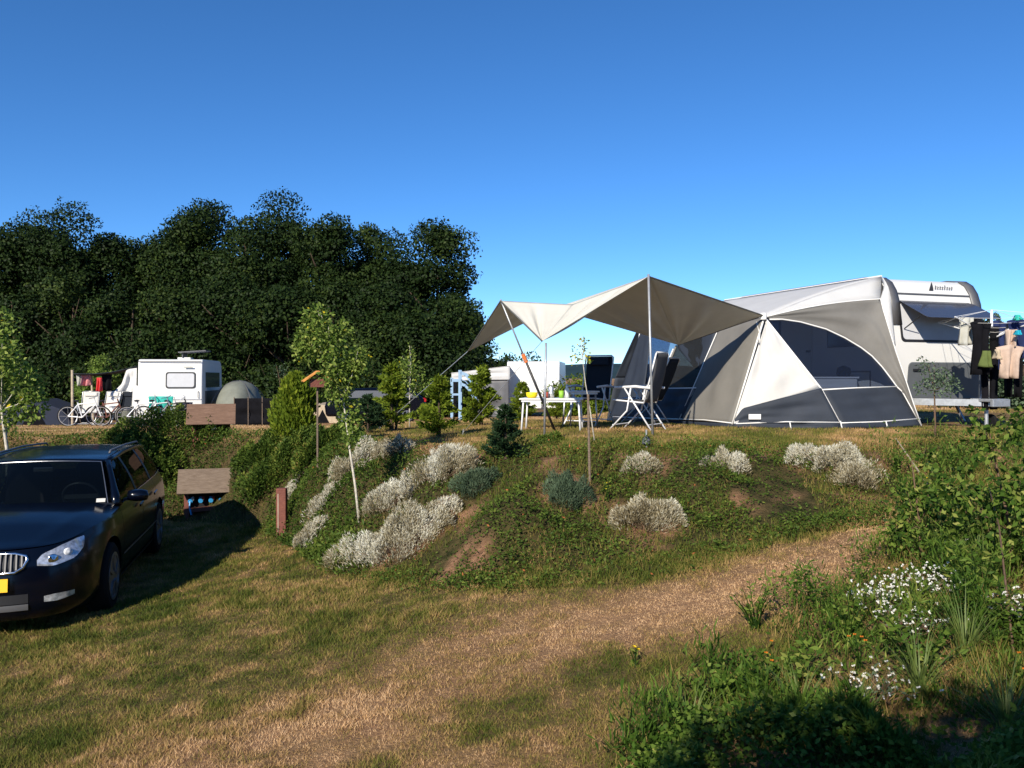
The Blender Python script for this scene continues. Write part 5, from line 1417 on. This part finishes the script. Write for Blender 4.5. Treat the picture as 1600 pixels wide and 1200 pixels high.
# yellow parasol-like tent beyond
q = at(512, 36)
yt = thing('small_tent', 'small sand yellow tent glimpsed left of the birch trunk', 'tent', tuple(q))
MB().prism([(-.9, -1, 0), (.9, -1, 0), (.5, -1, .75), (-.4, -1, .85)], (0, 2.2, 0)).build('canopy', 'pole_wood', yt, bevel=.03)
MB().prism([(-.3, -1.01, .02), (.3, -1.01, .02), (0, -1.01, .6)], (0, -.01, 0)).build('doorway', 'dark_cloth', yt)

# unseen hedge added behind the viewpoint, shaped to cast the lower right shadow
hg = thing('shadow_hedge', 'unseen dense hedge added behind the viewpoint to cast the lower right shadow', 'hedge', (2.0, -1.7, .6))
hb2 = MB(); G_ = []
for i in range(61):
    x_ = -1.6+i*.16; hz = 3.66+.10*math.sin(x_*1.1)+.03*math.sin(x_*5.1+1); hz *= float(sstep(-1.7, -.9, x_))*.16+.84
    G_.append([(x_, -1.2-.08*math.sin(x_*3), .3), (x_, -1.15, 2.0), (x_, -1.2-.06*math.sin(x_*4), hz-.15), (x_, -1.45, hz), (x_, -2.2, hz), (x_, -2.4, .3)])
hb2.grid(G_).build('shadow_hedge_core', 'soil_dark', hg, world=True)
n = 30000; rg = np.random.default_rng(5)
X = rg.uniform(-1.7, 8.0, n); top = rg.random(n) < .35
hz = (3.66+.10*np.sin(X*1.1)+.03*np.sin(X*5.1+1))*(sstep(-1.7, -.9, X)*.16+.84)
Z = np.where(top, hz+rg.uniform(-.05, .12, n), .5+rg.random(n)*(hz-.5)); Y = np.where(top, rg.uniform(-2.3, -1.1, n), -1.12+rg.uniform(-.12, .05, n))
leaf_object('foliage', np.stack([X, Y, Z], 1), rg.normal(size=(n, 3)), .08, .05, rg.random(n), 'wild_leaf', hg)

# ------------------------------------------------------------------ grass, ground cover and wild growth
def wild_x(y): return np.interp(y, [2.5, 3.2, 4.2, 4.8, 5.6, 7, 8.5, 10], [.1, .45, .95, 1.5, 2.45, 3.35, 4.0, 4.4])
def wildness(x, y): return sstep(-.35, .35, x-wild_x(y)+(fbm(x, y, 1.7, 5, 3)-.5)*1.1)*(1-sstep(9.3, 10.3, y))
def sample(n, d0, d1, p, seed):
    r = np.random.default_rng(seed); u = r.random(n)
    D = (d0**p+(d1**p-d0**p)*u)**(1/p)
    return (r.random(n)*2-1)*(.66*D+.5), D, r
def blades(name, X, Y, h, wd, lean, tone, r, seed=0):
    n = len(X); Z = H(X, Y)-.004; a = r.random(n)*6.283; b_ = r.random(n)*6.283
    sx, sy = np.cos(a)*wd*.5, np.sin(a)*wd*.5
    lx, ly = np.cos(b_)*lean*h, np.sin(b_)*lean*h
    v0 = np.stack([X-sx, Y-sy, Z], 1); v1 = np.stack([X+sx, Y+sy, Z], 1); v2 = np.stack([X+lx, Y+ly, Z+h], 1)
    return raw_mesh(name, np.stack([v0, v1, v2], 1).reshape(-1, 3), 3, np.repeat(tone, 3), 'grass_blade')
# lawn of the lower ground
X, Y, r = sample(560000, 2.7, 14.5, .35, 1)
b_ = bank(X, Y); dry = dryness(X, Y); wl = wildness(X, Y); so_ = soilness(X, Y)
keep = (b_ < .10+.1*r.random(len(X))) & (r.random(len(X)) > wl*.6) & (r.random(len(X)) > so_*.35) & (r.random(len(X)) > .08*dry*(vnoise(X, Y, 6, 8) > .4))
X, Y, dry, b_ = X[keep], Y[keep], dry[keep], b_[keep]; n = len(X)
tuft = vnoise(X, Y, 5, 31); rr_ = r.random(n)
h = (.014+.034*tuft*r.random(n)+.024*(vnoise(X, Y, 1.3, 77) > .62)*r.random(n))*(1-.40*sstep(.5, .8, dry))*(1+.25*(Y > 7))
tone = np.clip(dry*1.0+.45*(rr_-.5)+.06+.20*(.5-tuft)+.25*(vnoise(X, Y, 14, 88)-.5), 0, 1)
gl_ = blades('lawn', X, Y, h, .0052*(Y/4.0)**.75, r.uniform(.1, 1.3, n), tone, r)
tag(gl_, 'short dry lawn of mixed green and straw blades', 'grass', kind='stuff')
# plateau grass
X, Y, r = sample(230000, 9.2, 30, -.6, 2)
b_ = bank(X, Y); keep = (b_ > .82) & ~((X > 3.2) & (Y > 13.3+.0*X) & (Y < 19)); X, Y, b_ = X[keep], Y[keep], b_[keep]; n = len(X); dry = dryness(X, Y)
h = (.025+.05*r.random(n)*vnoise(X, Y, 3, 12)+.05*(b_ < 1.15)*r.random(n)*(vnoise(X, Y, 2, 44) > .45))
gl_ = blades('plateau_grass', X, Y, h, .010*(Y/11)**.7, r.uniform(.1, .9, n), np.clip(dry+.35*(r.random(n)-.5), 0, 1), r)
tag(gl_, 'dry grass on the raised camping ground', 'grass', kind='stuff')
# creeping ground cover on the bank
X, Y, r = sample(330000, 6.0, 16.5, .3, 3)
b_ = bank(X, Y); so_ = soilness(X, Y); cl = fbm(X, Y, 1.5, 61, 3); cl2 = vnoise(X, Y, 4.5, 62)
dens = np.clip((1-.6*sstep(3.2, 4.6, X))*(1+.9*sstep(-1.6, -2.8, X))*sstep(-.10, .12, b_)*(1-sstep(.80, 1.05, b_))*(.25+1.2*sstep(.38, .62, cl))*(.2+cl2*1.1), 0, 1)*(1-.8*so_)
keep = r.random(len(X)) < dens; X, Y, b_, cl, cl2 = X[keep], Y[keep], b_[keep], cl[keep], cl2[keep]; n = len(X)
hh = (.02+.16*sstep(.4, .75, cl)*cl2+.05*cl2)
f_ = r.random(n)**.6
pos = np.stack([X, Y, H(X, Y)+hh*f_], 1)
dr = r.normal(size=(n, 3))*np.array([1, 1, .5])+np.array([0, -.15, .35])
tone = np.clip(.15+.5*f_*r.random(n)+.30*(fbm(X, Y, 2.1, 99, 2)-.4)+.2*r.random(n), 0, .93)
tone = np.where(r.random(n) < .006, .99, tone)
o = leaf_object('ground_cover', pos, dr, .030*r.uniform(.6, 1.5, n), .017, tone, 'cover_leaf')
tag(o, 'creeping green ground cover plants over the bank', 'ground cover', kind='stuff')
X, Y, r = sample(150000, 6.0, 16.5, .3, 4)
b_ = bank(X, Y); keep = (b_ > -.05) & (b_ < 1.0) & (vnoise(X, Y, 2.2, 15) > .36); X, Y = X[keep], Y[keep]; n = len(X)
o = blades('bank_grass', X, Y, .04+.09*r.random(n)*vnoise(X, Y, 3, 16), .007*(Y/8)**.5, r.uniform(.1, .8, n), np.clip(dryness(X, Y)*.8+.5*(r.random(n)-.4), 0, 1), r)
tag(o, 'loose grass tufts growing through the ground cover', 'grass', kind='stuff')
X, Y, r = sample(300000, 8.0, 16.5, .6, 14)
b_ = bank(X, Y); keep = (b_ > -.05) & (b_ < 1.05) & (X < -1.3) & ~((X/Y > -.395) & (X/Y < -.295) & (Y < 13.85)) & (r.random(len(X)) < (.25+.9*vnoise(X, Y, 2.6, 71))*sstep(-1.2, -2.2, X)); X, Y, b_ = X[keep], Y[keep], b_[keep]; n = len(X)
lump = vnoise(X, Y, 3.1, 72)*vnoise(X, Y, 6.3, 73)**.5; hh = .05+.30*lump*np.sin(np.pi*np.clip(b_, .03, .97))**.6*sstep(-2.6, -4.2, X)+.08*lump; f_ = r.random(n)**.5
o = leaf_object('slope_bushes', np.stack([X, Y, H(X, Y)+hh*f_], 1), r.normal(size=(n, 3))+np.array([-.1, -.3, .4]), .045*r.uniform(.6, 1.5, n), .025, np.clip(.12+.45*f_*r.random(n)+.5*(vnoise(X, Y, 1.7, 74)-.4)+.2*r.random(n), 0, .93), 'cover_leaf')
tag(o, 'low leafy shrub growth covering the slope behind the car', 'ground cover', kind='stuff')
# wild growth at the lower right
X, Y, r = sample(420000, 2.6, 10.2, .4, 6)
wl = wildness(X, Y); cl = fbm(X, Y, 1.8, 33, 3)
keep = r.random(len(X)) < wl*(.12+.9*sstep(.38, .6, cl))*(1-.55*sstep(6, 7.5, Y))*(.35+.65*(vnoise(X, Y, 3.3, 52) > .42)); X, Y, cl = X[keep], Y[keep], cl[keep]; n = len(X)
bigr = sstep(2.0, 4.5, X)
hh = (.05+.22*sstep(.42, .7, cl)+.12*bigr)*(.5+.9*vnoise(X, Y, 5, 37)); f_ = r.random(n)**.55
kind = vnoise(X, Y, 3.5, 39)
lance = kind > .48
L = np.where(lance, .065, .026)*r.uniform(.6, 1.5, n)*(1+.3*bigr); W_ = np.where(lance, .009, .018)*(1+.2*bigr)
dr = np.where(lance[:, None], r.normal(size=(n, 3))*.6+np.array([0, 0, 1.0]), r.normal(size=(n, 3))*np.array([1, 1, .5])+np.array([0, -.2, .4]))
tone = np.clip(.12+.45*f_*r.random(n)+.6*(fbm(X, Y, 2.5, 91, 2)-.35)+.3*r.random(n), 0, 1)
o = leaf_object('wild_herbs', np.stack([X, Y, H(X, Y)+hh*f_], 1), dr, L, W_, tone, 'wild_leaf', fold=.05)
tag(o, 'tangled green herbs at the lower right', 'herbs', kind='stuff')
# individual plants among it
def herb(name, label, px, py, ht, spread, n, leaf, seed, m='wild_leaf', thin=.4, up=1.0, group=None, cat='plant', flowers=0, ftone=(0, .4), stems=9):
    x, y = G(px, py); z = Hs(x, y); t = thing(name, label, cat, (x, y, z), 0, group); rg = np.random.default_rng(seed)
    tb = MB(); pos = []; dr = []; fl = []
    for k in range(stems):
        a = rg.random()*6.283; l = spread*(.3+.7*rg.random()); hh_ = ht*(.6+.4*rg.random())
        p0 = Vector((rg.normal()*.02, rg.normal()*.02, -.02)); p1 = Vector((math.cos(a)*l*.5, math.sin(a)*l*.5, hh_*.6)); p2 = Vector((math.cos(a)*l, math.sin(a)*l, hh_))
        tb.tube([p0, p1, p2], [.005, .0035, .0015], 5)
        for j in range(max(1, n//stems)):
            s = rg.uniform(.1, 1.0); p = p0.lerp(p1, s*2) if s < .5 else p1.lerp(p2, s*2-1)
            pos.append(p); aa = rg.random()*6.283; dr.append((math.cos(aa), math.sin(aa), up*rg.uniform(.1, 1)))
        fl.append(p2)
    tb.build('stems', 'twig' if m == 'sage_leaf' else 'wild_leaf', t)
    leaf_object('leaves', np.array([tuple(p) for p in pos])+np.array([x, y, z]), dr, leaf*rg.uniform(.6, 1.3, len(pos)), leaf*thin, np.clip(.3+.6*rg.random(len(pos)), 0, 1), m, t, fold=.08)
    if flowers:
        q = np.array([tuple(fl[k % len(fl)]) for k in range(flowers)])+rg.normal(size=(flowers, 3))*np.array([spread*.35, spread*.35, .02])+np.array([x, y, z+.015])
        proto = None
        for k in range(flowers):
            if k % 12 == 0:
                ang = np.arange(6)*6.283/6; c0 = np.tile(q[k], (6, 1))
                proto = leaf_object('flower', c0, np.stack([np.cos(ang), np.sin(ang), np.full(6, .5)], 1)+(rg.normal(size=(6, 3))*.8 if ftone[1] < .45 else 0), .0115, .009, rg.uniform(*ftone, 6), 'petal', t); k0 = k
            else:
                c_ = proto.copy(); col.objects.link(c_); c_.location = Vector(q[k]-q[k0])
    return t
hs_ = [(1180, 985, .30, .14, 120, .05, 'bushy green herb on the lawn edge left of the white flowers', 0), (1430, 820, .55, .3, 260, .06, 'tall leafy plant at the right end of the dry path', 0), (1500, 760, .55, .3, 240, .07, 'leafy plant with round leaves right of the thin stick', 0),
       (1560, 840, .60, .35, 260, .10, 'large leaved plant near the right edge', 0), (1590, 700, .55, .25, 160, .09, 'tall plant at the right edge before the drawbar', 0), (1530, 960, .45, .3, 260, .09, 'lush plant below the large leaved one', 0),
       (1240, 1080, .25, .22, 200, .07, 'broad green herb in the middle of the lower right growth', 0), (1120, 1110, .22, .2, 200, .06, 'low green herb at the left of the lower right growth', 0), (1330, 1010, .28, .2, 180, .06, 'green herb under the white flowers', 0),
       (1440, 1060, .30, .25, 200, .08, 'leafy herb between the white flowers and the shadow', 0), (1580, 1010, .40, .3, 220, .09, 'herb with long leaves at the right edge', 0), (1400, 740, .30, .16, 110, .05, 'small upright weed at the bank top right of the silver shrubs', 0)]
for i, (px, py, ht, spd, n_, lf, lb, fl_) in enumerate(hs_):
    herb('leafy_plant', lb, px, py, ht*.9, spd, int(n_*1.5), lf*.62, 200+i, group='leafy plants at the lower right', thin=.5 if i not in (3, 5, 10) else .28, stems=14)
wf = [(1385, 968, .16, .16, 46, 'patch of white flowers furthest left by the dry path'), (1440, 950, .20, .20, 60, 'dense white flower patch at the top of the growth'), (1425, 1010, .16, .18, 26, 'scattered white flowers below the dense white patch'),
      (1590, 1000, .22, .14, 26, 'white flowers at the right edge'), (1370, 1110, .16, .20, 26, 'white flowers just above the shadow'), (1520, 900, .25, .12, 18, 'few white flowers under the large leaved plant')]
for i, (px, py, ht, spd, fn, lb) in enumerate(wf):
    herb('white_flower_plant', lb, px, py, ht, spd, 200, .035, 300+i, m='sage_leaf', group='white flowering plants', cat='flowers', flowers=fn*2, ftone=(0, .4), thin=.25, stems=26)
yf = [(992, 1042, .10, .03, 3, (.55, .7), 'two bright yellow flowers alone in the dry lawn'), (1465, 858, .40, .05, 3, (.5, .7), 'yellow flower in the leaves right of the path end'), (1455, 820, .42, .05, 3, (.5, .7), 'yellow leafed tip above the yellow flower'),
      (1345, 1055, .2, .1, 4, (.8, 1), 'orange flowers in the middle of the lower growth'), (1215, 1085, .2, .1, 4, (.8, 1), 'orange flowers left in the lower growth'), (1585, 1085, .2, .08, 4, (.8, 1), 'orange flower at the lower right edge above the shadow'), (948, 782, .16, .05, 3, (.5, .7), 'yellow flower beside the round silver shrub')]
for i, (px, py, ht, spd, fn, tn, lb) in enumerate(yf):
    herb('flower_plant', lb, px, py, ht, spd, 26, .04, 400+i, group='yellow and orange flowers', cat='flower', flowers=fn, ftone=tn, stems=4)
# grass tufts with long blades
def tuft(label, px, py, ht, n, seed, spread=.10):
    x, y = G(px, py); z = Hs(x, y); t = thing('grass_tuft', label, 'grass tuft', (x, y, z), 0, 'long bladed grass tufts'); rg = np.random.default_rng(seed)
    V = []; F_ = MB()
    for k in range(n):
        a = rg.random()*6.283; r0 = rg.random()*spread*.35; l = ht*(.5+.6*rg.random()); b0 = Vector((math.cos(a)*r0, math.sin(a)*r0, -.01)); ln_ = rg.uniform(.15, .9)
        pts = [b0+Vector((math.cos(a)*l*ln_*s*s, math.sin(a)*l*ln_*s*s, l*(s-.35*ln_*s*s))) for s in (0, .35, .7, 1)]
        sd = Vector((-math.sin(a), math.cos(a), 0)); w0 = .005
        F_.grid([[p-sd*w0*(1-q_), p+sd*w0*(1-q_)] for p, q_ in zip(pts, (0, .2, .5, .97))])
    o = F_.build('blades', 'grass_tuft_blade', t); return t
mat('grass_tuft_blade', (.06, .12, .02), .6, color2=(.20, .24, .06), scale=6, transl=.3)
for i, (px, py, ht, n_, lb) in enumerate([(1440, 1100, .40, 60, 'long grass tuft standing out of the shadow'), (1510, 1040, .45, 70, 'grass tuft with long arching blades right of the white flowers'), (1080, 1165, .30, 60, 'grass tuft at the left end of the shadow edge'),
                                          (1250, 1130, .32, 60, 'grass tuft on the shadow edge below the broad herb'), (1540, 920, .50, 60, 'long bladed grass under the large leaved plant'), (1470, 900, .42, 50, 'grass tuft behind the dense white flowers'), (1575, 1160, .36, 60, 'grass tuft inside the shadow at the lower right corner'),
                                          (1330, 1170, .34, 60, 'grass tuft inside the shadow, in the middle')]):
    tuft(lb, px, py, ht, n_, 500+i)
# thin dry stick leaning in the plants, and twigs
a, b_ = G(1470, 800), G(1400, 705)
sk = thing('dry_stick', 'thin dry stick lying up the bank among the leaves at the right', 'stick', (a[0], a[1], Hs(*a)))
MB().tube([Vector((a[0], a[1], Hs(*a)+.06)), Vector(((a[0]+b_[0])/2, (a[1]+b_[1])/2, Hs((a[0]+b_[0])/2, (a[1]+b_[1])/2)+.22)), Vector((b_[0], b_[1], Hs(*b_)+.15))], [.011, .009, .005], 6).build('stick', 'pole_wood', sk, world=True)
a = G(1590, 1060); b_ = G(1545, 850)
sk = thing('dry_stalk', 'long thin dry stalk leaning over the plants at the right edge', 'stalk', (a[0], a[1], Hs(*a)))
MB().tube([Vector((a[0], a[1], Hs(*a)+.0)), Vector(((a[0]+b_[0])/2, (a[1]+b_[1])/2, Hs(*b_)+.35)), Vector((b_[0], b_[1], Hs(*b_)+.45))], [.007, .005, .003], 6).build('stalk', 'twig', sk, world=True)

X, Y, r = sample(90000, 2.6, 10.2, .4, 16)
wl = wildness(X, Y); keep = (r.random(len(X)) < wl) & (vnoise(X, Y, 2.7, 81) > .40); X, Y = X[keep], Y[keep]; n = len(X)
o = blades('wild_grass', X, Y, (.08+.26*r.random(n)*vnoise(X, Y, 4, 82))*(.7+.5*sstep(1.5, 4, X)), .006*(Y/4)**.4, r.uniform(.1, .9, n), np.clip(.15+.5*r.random(n)**1.5+.4*(vnoise(X, Y, 2, 83)-.4), 0, 1), r)
tag(o, 'long thin grass growing between the herbs at the lower right', 'grass', kind='stuff')
